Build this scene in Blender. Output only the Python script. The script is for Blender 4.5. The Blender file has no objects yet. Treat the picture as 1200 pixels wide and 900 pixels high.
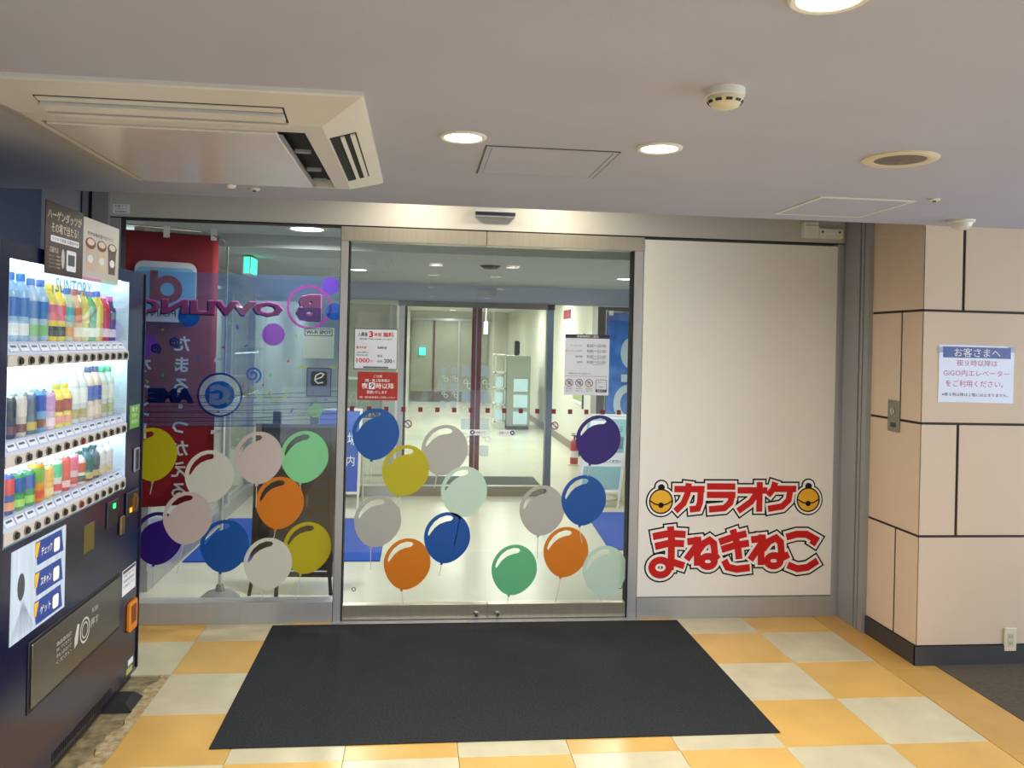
import bpy, bmesh, math, random
from mathutils import Vector, Matrix
random.seed(7)
SC = bpy.context.scene
COL = SC.collection

# ------------------------------------------------------------------ camera
cam_d = bpy.data.cameras.new('camera')
cam_d.sensor_width = 36.0
cam_d.lens = 986.77 / 1200 * 36
cam_d.shift_y = -0.04185
cam_d.clip_start = 0.02
cam = bpy.data.objects.new('camera', cam_d)
COL.objects.link(cam)
R_ = Vector((0.99376477, -0.10909938, 0.02299793))
U_ = Vector((-0.023078844, 0.000521138, 0.999733512))
F_ = Vector((0.10908229, 0.99403071, 0.002))
M_ = Matrix((R_, U_, -F_)).transposed().to_4x4()
M_.translation = Vector((-0.6411, -4.9647, 1.6417))
cam.matrix_world = M_
SC.camera = cam

# ------------------------------------------------------------------ world and exposure
W = bpy.data.worlds.new('world'); SC.world = W; W.use_nodes = True
bg = W.node_tree.nodes['Background']
bg.inputs[0].default_value = (0.78, 0.89, 1.0, 1); bg.inputs[1].default_value = 4.0
SC.view_settings.view_transform = 'Standard'
SC.view_settings.look = 'None'
SC.view_settings.gamma = 1.0
SC.view_settings.use_curve_mapping = False
SC.view_settings.exposure = 0.12
SC.cycles.transparent_max_bounces = 24
SC.cycles.caustics_reflective = False
SC.cycles.caustics_refractive = False
OUT_WATT = 14.0      # each outside ceiling downlight
IN_WATT = 24.0       # each vestibule downlight
HALL_WATT = 30.0     # each hall ceiling light

# ------------------------------------------------------------------ helpers
def S(r, g, b):
    def f(c):
        c /= 255.0
        return c / 12.92 if c <= .04045 else ((c + .055) / 1.055) ** 2.4
    return (f(r), f(g), f(b))

MATS = {}
def mat(name, col=(.5, .5, .5), rough=.5, metal=0., spec=.5, var=0., vs=8., bump=0., bs=150., col2=None,
        emis=0., ecol=None, stretch=(1, 1, 1), trans=0., rnd=0., aniso=0., detail=4.):
    if name in MATS: return MATS[name]
    m = bpy.data.materials.new(name); m.use_nodes = True
    nt = m.node_tree; N = nt.nodes; L = nt.links
    p = N['Principled BSDF']
    p.inputs['Roughness'].default_value = rough
    p.inputs['Metallic'].default_value = metal
    p.inputs['Specular IOR Level'].default_value = spec
    p.inputs['Base Color'].default_value = (*col, 1)
    if trans: p.inputs['Transmission Weight'].default_value = trans
    if aniso: p.inputs['Anisotropic'].default_value = aniso
    geo = N.new('ShaderNodeNewGeometry'); mp = N.new('ShaderNodeMapping')
    mp.inputs['Scale'].default_value = stretch
    L.new(geo.outputs['Position'], mp.inputs['Vector'])
    if var or col2 or rnd:
        nz = N.new('ShaderNodeTexNoise'); nz.inputs['Scale'].default_value = vs; nz.inputs['Detail'].default_value = detail
        L.new(mp.outputs[0], nz.inputs['Vector'])
        cr = N.new('ShaderNodeValToRGB')
        a = tuple(max(0, c * (1 - var)) for c in col); b = col2 if col2 else tuple(min(1, c * (1 + var)) for c in col)
        cr.color_ramp.elements[0].position = .3; cr.color_ramp.elements[1].position = .7
        cr.color_ramp.elements[0].color = (*a, 1); cr.color_ramp.elements[1].color = (*b, 1)
        L.new(nz.outputs['Fac'], cr.inputs[0])
        out = cr.outputs[0]
        if rnd:
            oi = N.new('ShaderNodeObjectInfo'); mr = N.new('ShaderNodeMapRange')
            mr.inputs['To Min'].default_value = 1 - rnd; mr.inputs['To Max'].default_value = 1 + rnd
            L.new(oi.outputs['Random'], mr.inputs['Value'])
            mx = N.new('ShaderNodeVectorMath'); mx.operation = 'SCALE'
            L.new(out, mx.inputs[0]); L.new(mr.outputs[0], mx.inputs['Scale']); out = mx.outputs[0]
        L.new(out, p.inputs['Base Color'])
    if bump:
        n2 = N.new('ShaderNodeTexNoise'); n2.inputs['Scale'].default_value = bs; n2.inputs['Detail'].default_value = 3
        L.new(mp.outputs[0], n2.inputs['Vector'])
        bp = N.new('ShaderNodeBump'); bp.inputs['Strength'].default_value = bump; bp.inputs['Distance'].default_value = .002
        L.new(n2.outputs['Fac'], bp.inputs['Height']); L.new(bp.outputs[0], p.inputs['Normal'])
    if emis:
        p.inputs['Emission Color'].default_value = (*(ecol or col), 1); p.inputs['Emission Strength'].default_value = emis
    MATS[name] = m
    return m

def glassmat(name, tint=(.93, .96, .95), refl=.04, rough=0.0):
    if name in MATS: return MATS[name]
    m = bpy.data.materials.new(name); m.use_nodes = True
    nt = m.node_tree; N = nt.nodes; L = nt.links; N.clear()
    o = N.new('ShaderNodeOutputMaterial'); mx = N.new('ShaderNodeMixShader')
    t = N.new('ShaderNodeBsdfTransparent'); t.inputs[0].default_value = (*tint, 1)
    g = N.new('ShaderNodeBsdfGlossy'); g.inputs['Roughness'].default_value = rough; g.inputs[0].default_value = (1, 1, 1, 1)
    lw = N.new('ShaderNodeLayerWeight'); lw.inputs['Blend'].default_value = .5
    pw = N.new('ShaderNodeMath'); pw.operation = 'POWER'; pw.inputs[1].default_value = 5
    ma = N.new('ShaderNodeMath'); ma.operation = 'MULTIPLY_ADD'; ma.inputs[1].default_value = 1 - refl; ma.inputs[2].default_value = refl
    L.new(lw.outputs['Facing'], pw.inputs[0]); L.new(pw.outputs[0], ma.inputs[0]); L.new(ma.outputs[0], mx.inputs[0])
    L.new(t.outputs[0], mx.inputs[1]); L.new(g.outputs[0], mx.inputs[2]); L.new(mx.outputs[0], o.inputs[0])
    MATS[name] = m
    return m

def filmmat(name, col, tint, op, col2=None, vs=3.):
    """thin printed window film: part pigment, part coloured see-through"""
    if name in MATS: return MATS[name]
    m = bpy.data.materials.new(name); m.use_nodes = True
    nt = m.node_tree; N = nt.nodes; L = nt.links; N.clear()
    o = N.new('ShaderNodeOutputMaterial'); mx = N.new('ShaderNodeMixShader'); mx.inputs[0].default_value = op
    t = N.new('ShaderNodeBsdfTransparent'); t.inputs[0].default_value = (*tint, 1)
    d = N.new('ShaderNodeBsdfDiffuse'); d.inputs[0].default_value = (*col, 1)
    tl = N.new('ShaderNodeBsdfTranslucent'); tl.inputs[0].default_value = (*col, 1)
    ad = N.new('ShaderNodeMixShader'); ad.inputs[0].default_value = .5
    if col2:
        geo = N.new('ShaderNodeNewGeometry'); nz = N.new('ShaderNodeTexNoise'); nz.inputs['Scale'].default_value = vs
        cr = N.new('ShaderNodeValToRGB'); cr.color_ramp.elements[0].position = .35; cr.color_ramp.elements[1].position = .65
        cr.color_ramp.elements[0].color = (*col, 1); cr.color_ramp.elements[1].color = (*col2, 1)
        L.new(geo.outputs['Position'], nz.inputs['Vector']); L.new(nz.outputs['Fac'], cr.inputs[0])
        L.new(cr.outputs[0], d.inputs[0]); L.new(cr.outputs[0], tl.inputs[0])
    L.new(d.outputs[0], ad.inputs[1]); L.new(tl.outputs[0], ad.inputs[2])
    L.new(t.outputs[0], mx.inputs[1]); L.new(ad.outputs[0], mx.inputs[2]); L.new(mx.outputs[0], o.inputs[0])
    MATS[name] = m
    return m

def root_of(p):
    while p.parent: p = p.parent
    return p

def add_obj(name, me, parent=None):
    o = bpy.data.objects.new(name, me); COL.objects.link(o)
    if parent: o.parent = parent
    return o

class MB:
    """collects faces in world coordinates"""
    def __init__(s): s.v = []; s.f = []
    def quadbox(s, pts):
        b = len(s.v); s.v += [tuple(p) for p in pts]
        for q in ((0, 3, 2, 1), (4, 5, 6, 7), (0, 1, 5, 4), (1, 2, 6, 5), (2, 3, 7, 6), (3, 0, 4, 7)):
            s.f.append(tuple(b + i for i in q))
        return s
    def box(s, x0, x1, y0, y1, z0, z1):
        return s.quadbox([(x0, y0, z0), (x1, y0, z0), (x1, y1, z0), (x0, y1, z0), (x0, y0, z1), (x1, y0, z1), (x1, y1, z1), (x0, y1, z1)])
    def cyl(s, p0, p1, r0, r1=None, n=12, caps=True):
        r1 = r0 if r1 is None else r1
        p0 = Vector(p0); p1 = Vector(p1); d = (p1 - p0).normalized()
        a = d.orthogonal().normalized(); c = d.cross(a); b = len(s.v)
        for p, r in ((p0, r0), (p1, r1)):
            for i in range(n):
                t = 2 * math.pi * i / n
                s.v.append(tuple(p + a * r * math.cos(t) + c * r * math.sin(t)))
        for i in range(n):
            j = (i + 1) % n; s.f.append((b + i, b + j, b + n + j, b + n + i))
        if caps: s.f.append(tuple(b + i for i in reversed(range(n)))); s.f.append(tuple(b + n + i for i in range(n)))
        return s
    def tube(s, pts, r, n=8):
        for a, c in zip(pts[:-1], pts[1:]): s.cyl(a, c, r, n=n)
        return s
    def lathe(s, prof, c=(0, 0, 0), n=24, close=True):
        """profile (radius, z) about the vertical through c"""
        b = len(s.v); k = len(prof)
        for i in range(n):
            t = 2 * math.pi * i / n
            for r, z in prof: s.v.append((c[0] + r * math.cos(t), c[1] + r * math.sin(t), c[2] + z))
        for i in range(n):
            j = (i + 1) % n
            for q in range(k - 1):
                s.f.append((b + i * k + q, b + j * k + q, b + j * k + q + 1, b + i * k + q + 1))
        if close:
            s.f.append(tuple(b + i * k for i in reversed(range(n)))); s.f.append(tuple(b + i * k + k - 1 for i in range(n)))
        return s
    def prism(s, poly, F, w0, w1):
        """polygon in the (u, v) of frame F extruded from w0 to w1"""
        n = len(poly); b = len(s.v)
        for w in (w0, w1):
            for u, v in poly: s.v.append(tuple(F(u, v, w)))
        s.f.append(tuple(b + i for i in reversed(range(n)))); s.f.append(tuple(b + n + i for i in range(n)))
        for i in range(n):
            j = (i + 1) % n; s.f.append((b + i, b + j, b + n + j, b + n + i))
        return s
    def plate(s, F, u0, u1, v0, v1, w0, w1):
        return s.quadbox([F(u0, v0, w0), F(u1, v0, w0), F(u1, v1, w0), F(u0, v1, w0), F(u0, v0, w1), F(u1, v0, w1), F(u1, v1, w1), F(u0, v1, w1)])
    def mesh(s, name, m, off=(0, 0, 0), bevel=0., smooth=False, seg=1):
        me = bpy.data.meshes.new(name)
        me.from_pydata([(x - off[0], y - off[1], z - off[2]) for x, y, z in s.v], [], s.f)
        bm = bmesh.new(); bm.from_mesh(me)
        bmesh.ops.recalc_face_normals(bm, faces=bm.faces)
        if bevel: bmesh.ops.bevel(bm, geom=list(bm.edges), offset=bevel, segments=seg, affect='EDGES', profile=.5)
        bm.to_mesh(me); bm.free()
        if smooth:
            me.polygons.foreach_set('use_smooth', [True] * len(me.polygons)); me.set_sharp_from_angle(angle=math.radians(38))
        me.materials.append(m)
        return me
    def build(s, name, m, parent=None, bevel=0., smooth=False, seg=1, **tags):
        off = root_of(parent).location if parent else (0, 0, 0)
        o = add_obj(name, s.mesh(name, m, off, bevel, smooth, seg), parent)
        for k, v in tags.items(): o[k] = v
        return o

class Frame:
    def __init__(s, O, U, V):
        s.O = Vector(O); s.U = Vector(U).normalized(); s.V = Vector(V).normalized(); s.N = s.U.cross(s.V)
    def __call__(s, u, v, w=0.): return s.O + s.U * u + s.V * v + s.N * w

class BackFrame(Frame):
    """print seen from its back: higher w lies nearer the street side"""
    def __call__(s, u, v, w=0.): return s.O + s.U * u + s.V * v - s.N * w

def thing(name, label, cat, loc=(0, 0, 0), group=None):
    o = bpy.data.objects.new(name, None); COL.objects.link(o); o.empty_display_size = .05
    o.location = loc; o['label'] = label; o['category'] = cat
    if group: o['group'] = group
    return o
def tag(o, label, cat, group=None):
    o['label'] = label; o['category'] = cat
    if group: o['group'] = group
    return o
def structure(name, loc=(0, 0, 0)):
    o = bpy.data.objects.new(name, None); COL.objects.link(o); o.empty_display_size = .05; o.location = loc; o['kind'] = 'structure'
    return o
def dup(root, delta, label=None, group=None):
    r = root.copy(); COL.objects.link(r); r.location = root.location + Vector(delta)
    if label: r['label'] = label
    if group: r['group'] = group
    for ch in list(root.children):
        c = ch.copy(); COL.objects.link(c); c.parent = r
        for g in list(ch.children):
            d = g.copy(); COL.objects.link(d); d.parent = c
    return r

# ---- flat shapes with holes and lettering, through 2D curves
def shape2d(polys):
    cu = bpy.data.curves.new('shape', 'CURVE'); cu.dimensions = '2D'; cu.fill_mode = 'FRONT'
    for poly in polys:
        sp = cu.splines.new('POLY'); sp.points.add(len(poly) - 1)
        for i, (x, y) in enumerate(poly): sp.points[i].co = (x, y, 0, 1)
        sp.use_cyclic_u = True
    o = bpy.data.objects.new('shape', cu); COL.objects.link(o)
    me = bpy.data.meshes.new_from_object(o)
    vs = [(v.co.x, v.co.y) for v in me.vertices]; fs = [tuple(p.vertices) for p in me.polygons]
    bpy.data.objects.remove(o); bpy.data.curves.remove(cu); bpy.data.meshes.remove(me)
    return vs, fs

TCACHE = {}
def glyphs(body, bold=0., line=1.0):
    k = (body, bold, line)
    if k in TCACHE: return TCACHE[k]
    cu = bpy.data.curves.new('t', 'FONT'); cu.body = body; cu.size = 1; cu.offset = bold; cu.resolution_u = 2; cu.space_line = line
    o = bpy.data.objects.new('t', cu); COL.objects.link(o)
    me = bpy.data.meshes.new_from_object(o)
    vs = [(v.co.x, v.co.y) for v in me.vertices]; fs = [tuple(p.vertices) for p in me.polygons]
    bpy.data.objects.remove(o); bpy.data.curves.remove(cu); bpy.data.meshes.remove(me)
    TCACHE[k] = (vs, fs)
    return vs, fs

def flat(name, vs, fs, F, m, parent, w):
    off = root_of(parent).location
    me = bpy.data.meshes.new(name)
    pts = [F(u, v, w[i] if isinstance(w, list) else w) - Vector(off) for i, (u, v) in enumerate(vs)]
    if pts and fs:
        a, b, c = [pts[i] for i in fs[0][:3]]
        if (b - a).cross(c - a).dot(F.N) < 0: fs = [tuple(reversed(f)) for f in fs]
    me.from_pydata([tuple(p) for p in pts], [], fs); me.materials.append(m)
    return add_obj(name, me, parent)

def text(parent, body, F, u0, u1, v0, v1, m, w=.0015, bold=0., name='lettering', keep=False):
    vs, fs = glyphs(body, bold)
    if not vs: return None
    x0 = min(v[0] for v in vs); x1 = max(v[0] for v in vs); y0 = min(v[1] for v in vs); y1 = max(v[1] for v in vs)
    sx = (u1 - u0) / max(x1 - x0, 1e-6); sy = (v1 - v0) / max(y1 - y0, 1e-6)
    if keep: sx = sy = min(sx, sy)
    cu, cv = (u0 + u1) / 2, (v0 + v1) / 2; cx, cy = (x0 + x1) / 2, (y0 + y1) / 2
    return flat(name, [(cu + (x - cx) * sx, cv + (y - cy) * sy) for x, y in vs], fs, F, m, parent, w)

def vtext(parent, chars, F, uc, v1, size, step, m, w=.0015, bold=0.):
    """a column of characters, top one at v1"""
    allv = []; allf = []
    for i, ch in enumerate(chars):
        vs, fs = glyphs(ch, bold)
        b = len(allv); cx = (min(v[0] for v in vs) + max(v[0] for v in vs)) / 2; cy = (min(v[1] for v in vs) + max(v[1] for v in vs)) / 2
        allv += [(uc + (x - cx) * size, v1 - i * step + (y - cy) * size) for x, y in vs]; allf += [tuple(b + k for k in f) for f in fs]
    return flat('lettering', allv, allf, F, m, parent, w)

def circ(cx, cy, rx, ry=None, n=32, a0=0.):
    ry = rx if ry is None else ry
    return [(cx + rx * math.cos(a0 + 2 * math.pi * i / n), cy + ry * math.sin(a0 + 2 * math.pi * i / n)) for i in range(n)]
def rrect(u0, u1, v0, v1, r, n=5):
    out = []
    for cx, cy, a in ((u1 - r, v1 - r, 0), (u0 + r, v1 - r, 90), (u0 + r, v0 + r, 180), (u1 - r, v0 + r, 270)):
        for i in range(n + 1):
            t = math.radians(a + 90 * i / n); out.append((cx + r * math.cos(t), cy + r * math.sin(t)))
    return out
def rect(u0, u1, v0, v1): return [(u0, v0), (u1, v0), (u1, v1), (u0, v1)]
def paint(parent, name, polys, F, m, w=.001):
    vs, fs = shape2d(polys)
    return flat(name, vs, fs, F, m, parent, w)
def ring(parent, name, cx, cy, r, t, F, m, w=.001, n=32): return paint(parent, name, [circ(cx, cy, r, n=n), circ(cx, cy, r - t, n=n)], F, m, w)
def ribbon(pts, wd, ext=0.):
    """outline of a stroke of width wd along a polyline, square ends moved out by ext"""
    P = [Vector(p) for p in pts]
    if ext:
        P[0] = P[0] + (P[0] - P[1]).normalized() * ext; P[-1] = P[-1] + (P[-1] - P[-2]).normalized() * ext
    Lf = []; Rt = []
    for i, p in enumerate(P):
        if i == 0: d = (P[1] - P[0]).normalized(); nrm = Vector((-d.y, d.x)); k = 1
        elif i == len(P) - 1: d = (P[-1] - P[-2]).normalized(); nrm = Vector((-d.y, d.x)); k = 1
        else:
            d1 = (P[i] - P[i - 1]).normalized(); d2 = (P[i + 1] - P[i]).normalized(); d = (d1 + d2).normalized(); nrm = Vector((-d.y, d.x))
            k = 1 / max(.45, nrm.dot(Vector((-d1.y, d1.x))))
        Lf.append(p + nrm * wd / 2 * k); Rt.append(p - nrm * wd / 2 * k)
    return Lf, Rt
def strokes(parent, name, lines, wd, ext, F, m, w):
    vs = []; fs = []; ws = []
    for si, pts in enumerate(lines):
        if len(pts) > 6 and (Vector(pts[0]) - Vector(pts[-1])).length < 1e-6:      # closed loop: a ring without ends
            q = pts[:-1]; n = len(q); k = len(vs); c = sum((Vector(p) for p in q), Vector((0, 0))) / n
            for sgn in (1, -1):
                for p in q:
                    dv = Vector(p) - c; vs.append(tuple(c + dv * max(.12, 1 + sgn * wd / 2 / dv.length)))
            ws += [w + 4e-5 * si] * (2 * n)
            for i in range(n): j = (i + 1) % n; fs.append((k + i, k + j, k + n + j, k + n + i))
            continue
        a, b = ribbon(pts, wd, ext); k = len(vs); n = len(a)
        vs += [tuple(p) for p in a] + [tuple(p) for p in b]; ws += [w + 4e-5 * si] * (2 * n)
        for i in range(n - 1): fs.append((k + i, k + n + i, k + n + i + 1, k + i + 1))
    return flat(name, vs, fs, F, m, parent, ws)

# ------------------------------------------------------------------ materials
M_ceil = mat('ceiling_paint', S(182, 184, 202), .75, var=.03, vs=2.5, bump=.25, bs=260, spec=.25)
M_ceil_in = mat('vestibule_ceiling_paint', S(186, 192, 190), .7, var=.03, vs=2)
M_hall_ceil = mat('hall_ceiling_paint', S(222, 222, 208), .7)
M_yel = mat('yellow_vinyl', S(220, 176, 96), .28, var=.09, vs=3.5, bump=.06, bs=30, rnd=.05, detail=8)
M_crm = mat('cream_vinyl', S(206, 197, 164), .30, var=.09, vs=6., bump=.06, bs=30, rnd=.05, detail=9)
M_conc = mat('old_concrete', S(120, 108, 84), .85, var=.35, vs=18, bump=.8, bs=60, col2=S(168, 152, 112))
M_sub = mat('floor_slab', S(110, 104, 92), .8)
M_border = mat('ochre_border_vinyl', S(206, 160, 84), .3, var=.08, vs=5, rnd=.05)
M_carpet = mat('brown_carpet', S(84, 74, 60), .95, var=.2, vs=40, bump=.8, bs=300)
M_mat = mat('charcoal_mat', S(50, 52, 54), .95, var=.40, vs=130, bump=1., bs=420, spec=.1, detail=8)
M_panel = mat('beige_wall_panel', S(212, 190, 165), .6, var=.02, vs=3, bump=.2, bs=350, rnd=.03)
M_joint = mat('dark_joint', S(46, 30, 28), .7)
M_base = mat('charcoal_baseboard', S(58, 56, 56), .5)
M_wall_left = mat('slate_wall', S(82, 94, 118), .6, var=.04)
M_lgrey = mat('light_grey_panel', S(186, 188, 194), .5)
M_header = mat('grey_header_paint', S(190, 188, 182), .35, var=.02)
M_alu = mat('anodised_aluminium', S(176, 177, 178), .36, metal=.35, var=.03, vs=30, stretch=(1, 1, .05))
M_steel = mat('brushed_stainless', S(205, 196, 176), .3, metal=.75, var=.05, vs=60, stretch=(1, 1, .02), bump=.05, bs=200, aniso=.6)
M_dark = mat('black_gap', S(22, 23, 26), .7)
M_sash = mat('grey_steel_casing', S(152, 154, 156), .4, metal=.2)
M_glass = glassmat('door_glass', (.955, .975, .968), .035)
M_glass2 = glassmat('side_glass', (.94, .96, .965), .04)
M_acryl = glassmat('clear_acrylic', (.98, .99, .99), .04)
M_white = mat('white_plastic', S(226, 224, 214), .4)
M_cream = mat('aged_white_plastic', S(220, 210, 182), .4)
M_acw = mat('cassette_plastic', S(216, 211, 204), .35, var=.03, vs=6)
M_acp = mat('cassette_panel_gloss', S(214, 206, 198), .16, var=.04, vs=3)
M_lamp = mat('downlight_lamp', (1, .9, .7), emis=9., ecol=(1., .86, .62))
M_lamp_in = mat('vestibule_lamp', (1, 1, .95), emis=9., ecol=(1., .97, .88))
M_lamp_hall = mat('hall_lamp', (1, 1, .95), emis=8., ecol=(1., 1., .88))
M_chrome = mat('chrome', S(205, 205, 205), .15, metal=1.)
M_black = mat('black_plastic', S(26, 26, 28), .45)
M_rubber = mat('black_rubber', S(34, 32, 32), .8)
M_paper = mat('white_paper', S(232, 234, 240), .6, var=.01)
M_poster = mat('white_vinyl_poster', S(236, 234, 228), .45, spec=.15, var=.01, vs=2)
M_navy = mat('navy_enamel', S(11, 16, 52), .2, spec=.6, var=.02)
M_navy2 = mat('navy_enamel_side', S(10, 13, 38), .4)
M_ink = mat('black_ink', S(24, 22, 24), .5, spec=.15)
M_red = mat('red_ink', S(196, 32, 34), .5, spec=.15)
M_whiteink = mat('white_ink', S(240, 240, 238), .5, spec=.15)
M_maroon = mat('maroon_stile', S(92, 10, 44), .4)
M_hall_wall = mat('hall_wall_paint', S(206, 206, 194), .6, var=.02)
M_hall_floor = mat('polished_cream_floor', S(208, 206, 190), .26, var=.05, vs=1.2, bump=.03, bs=8)
M_hall_dark = mat('hall_dark_wall', S(116, 110, 96), .6)
M_bluerug = mat('blue_rug', S(24, 78, 176), .95, var=.12, vs=60, bump=.6, bs=400)
M_gold = mat('brass_gold', S(232, 176, 40), .5)

def light_area(name, loc, watt, size, color, parent, spread=170):
    d = bpy.data.lights.new(name, 'AREA'); d.shape = 'DISK'; d.size = size; d.energy = watt; d.color = color; d.spread = math.radians(spread)
    o = bpy.data.objects.new(name, d); COL.objects.link(o); o.parent = parent
    o.location = Vector(loc) - Vector(root_of(parent).location)
    return o

# ================================================================== THE SETTING
T = .45; ROW0 = -1.636
CEIL = 2.31; EDGE = -.805
# ---- floor: slab, checkered vinyl tiles, border strip, worn concrete, carpet
floor = structure('floor')
MB().box(-2.8, 5, -8.3, .1, -.06, -.012).build('slab', M_sub, floor)
MB().box(-12, 14, -24, -8.3, -.06, 0).build('bounce_pavement', mat('bounce_pavement_grey', S(170, 170, 168), .8, var=.06, vs=3), floor)  # unseen street paving, put in to bounce neutral daylight onto the ceiling
def tile_mesh(n, m, sx, sy): return MB().box(0, sx, 0, sy, -.012, 0).mesh(n, m, bevel=.0012)
my = tile_mesh('tile_yellow', M_yel, T - .0016, T - .0016); mc = tile_mesh('tile_cream', M_crm, T - .0016, T - .0016)
last = .286
my2 = tile_mesh('tile_yellow_cut', M_yel, T - .0016, last); mc2 = tile_mesh('tile_cream_cut', M_crm, T - .0016, last)
for r in range(-9, 4):
    for c in range(-2, 8):
        if c < 0 and r < 2: continue
        if c == -2 and r < 2: continue
        ye = (c + r) % 2 == 0
        me = (my2 if ye else mc2) if r == 3 else (my if ye else mc)
        o = add_obj('tile', me, floor); o.location = ((c - 4) * T + .0008, ROW0 + r * T + .0008, 0)
for i, (a, b) in enumerate(((-.85, 0.), (-1.75, -.852), (-2.65, -1.752), (-3.55, -2.652), (-5.7, -3.552))):
    MB().box(1.8055, 2.085 if a < -.86 else 1.985, a, b, -.012, 0).build('border_tile', M_border, floor, bevel=.001)
MB().box(1.984, 2.085, -.852, -.795, -.012, -.0004).build('border_tile', M_border, floor)
MB().box(2.087, 5, -8.3, -.79, -.012, .002).build('carpet', M_carpet, floor)
MB().box(-2.8, 2.085, -8.3, -5.7, -.012, 0).build('far_vinyl', M_crm, floor)
# worn concrete where tiles are missing under the drinks machine, chipped edge
e = MB(); pts = []
y = -.738
while y > -5.7:
    pts.append((-1.835 + random.uniform(-.028, .018) - .03 * min(1, (-y - .7) / .9), y)); y -= random.uniform(.035, .08)
Ff = Frame((0, 0, 0), (1, 0, 0), (0, 1, 0))
poly = [(-1.799, -.738)] + [(-1.799, pts[-1][1])] + pts[::-1]
for a, b in zip(pts[:-1], pts[1:]):
    e.quadbox([(a[0], a[1], -.011), (b[0], b[1], -.011), (-1.7995, b[1], -.011), (-1.7995, a[1], -.011), (a[0], a[1], -.0008), (b[0], b[1], -.0008), (-1.7995, b[1], -.0008), (-1.7995, a[1], -.0008)])
e.build('chipped_edge', mat('chipped_mortar', S(176, 142, 88), .8, var=.3, vs=30, col2=S(200, 186, 150), bump=.5, bs=90), floor)
MB().box(-2.8, -1.801, -5.7, -.737, -.02, -.008).build('bare_concrete', M_conc, floor)

# ---- ceiling outside (ends in an edge ahead of the door wall) and the recess above the doors
ceil = structure('ceiling')
MB().box(-2.8, 5, -8.3, EDGE, CEIL, CEIL + .12).build('ceiling_slab', M_ceil, ceil)
MB().box(-2.8, 5, EDGE, .12, 2.62, 2.7).build('recess_soffit', M_ceil, ceil)
MB().box(-2.8, 5, EDGE - .02, EDGE, CEIL + .1, 2.7).build('recess_fascia', M_ceil, ceil)

# ---- unseen house across the street, added to darken reflections in the door glass
ws_ = structure('wall_street_added')
MB().box(-14, 16, -24.3, -24, 0, 9).build('added_facade', mat('added_facade_paint', S(128, 120, 112), .8, var=.1, vs=.5), ws_)
for ix in range(-6, 8):
    for iz in range(3): MB().box(ix * 2.0, ix * 2.0 + 1.2, -24.02, -23.98, .9 + iz * 2.8, 2.5 + iz * 2.8).build('added_street_window', M_black, ws_)
# ---- left wall
wl = structure('wall_left')
MB().box(-2.85, -2.75, -8.3, 0, -.02, 2.7).build('wall_panel', M_wall_left, wl)
MB().box(-2.75, -2.545, -.02, .06, 0, 2.62).build('end_panel', M_lgrey, wl)
MB().box(-2.545, -2.53, -.01, .06, 0, 2.62).build('shadow_gap', M_dark, wl)
MB().box(-2.53, -2.505, -.03, .06, 0, 2.62).build('casing_strip', M_sash, wl)
MB().box(-2.505, -2.478, -.005, .06, 0, 2.62).build('casing_groove', M_dark, wl)
MB().box(-2.478, -2.392, -.03, .06, 0, 2.62).build('casing_strip', M_sash, wl)

# ---- panelled pier and wall on the right
wr = structure('wall_right')
MB().box(1.986, 5, -.804, .1, .0, 2.62).build('backing', M_joint, wr)
rows = [(.105, .669), (.682, 1.262), (1.275, 1.856), (1.869, 2.31)]
FL = Frame((1.986, 0, 0), (0, -1, 0), (0, 0, 1))       # left face of the pier, u = -y
FR = Frame((1.98, -.804, 0), (1, 0, 0), (0, 0, 1))     # front face, u = x - 1.98
g = .008
def panel(F, u0, u1, v0, v1): MB().plate(F, u0, u1, v0, v1, .0, .006).build('wall_panel', M_panel, wr, bevel=.0015)
lj = {0: [.595], 1: [], 2: [.615], 3: []}
fj = {0: [1.42, 2.6], 1: [.21, 1.4, 2.6], 2: [.80, 2.0], 3: [.225, 1.42, 2.6]}
for k, (z0, z1) in enumerate(rows):
    us = [.315] + lj[k] + [.81]
    if k == 3: MB().plate(FL, .315, .80, 2.308, 2.60, .0, .006).build('wall_panel', M_panel, wr)
    for a, b in zip(us[:-1], us[1:]): panel(FL, a + (g if a > .32 else 0), b - (g if b < .8 else 0), z0, z1 if k < 3 else (2.308 if b > .8 else z1))
    us = [.0] + fj[k] + [3.02]
    for a, b in zip(us[:-1], us[1:]): panel(FR, a + (g if a > 0 else 0), b - g, z0, z1)
bb = structure('baseboard_right')
MB().box(1.972, 1.986, -.815, -.312, 0, .10).box(1.972, 5, -.818, -.804, 0, .10).build('baseboard_strip', M_base, bb)
# steel casing between the glazing and the pier
cs = structure('trim_1')
for x0, x1, y0, y1, m, n in ((1.968, 1.99, -.03, .08, M_alu, 'casing_edge'), (1.956, 1.99, -.205, -.03, M_sash, 'casing_plate'), (1.97, 1.99, -.222, -.205, M_dark, 'casing_groove'),
                             (1.956, 1.99, -.25, -.222, M_sash, 'casing_strip'), (1.97, 1.99, -.268, -.25, M_dark, 'casing_groove'), (1.952, 1.99, -.315, -.268, M_sash, 'casing_strip')):
    MB().box(x0, x1, y0, y1, 0, 2.5).build(n, m, cs)

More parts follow.
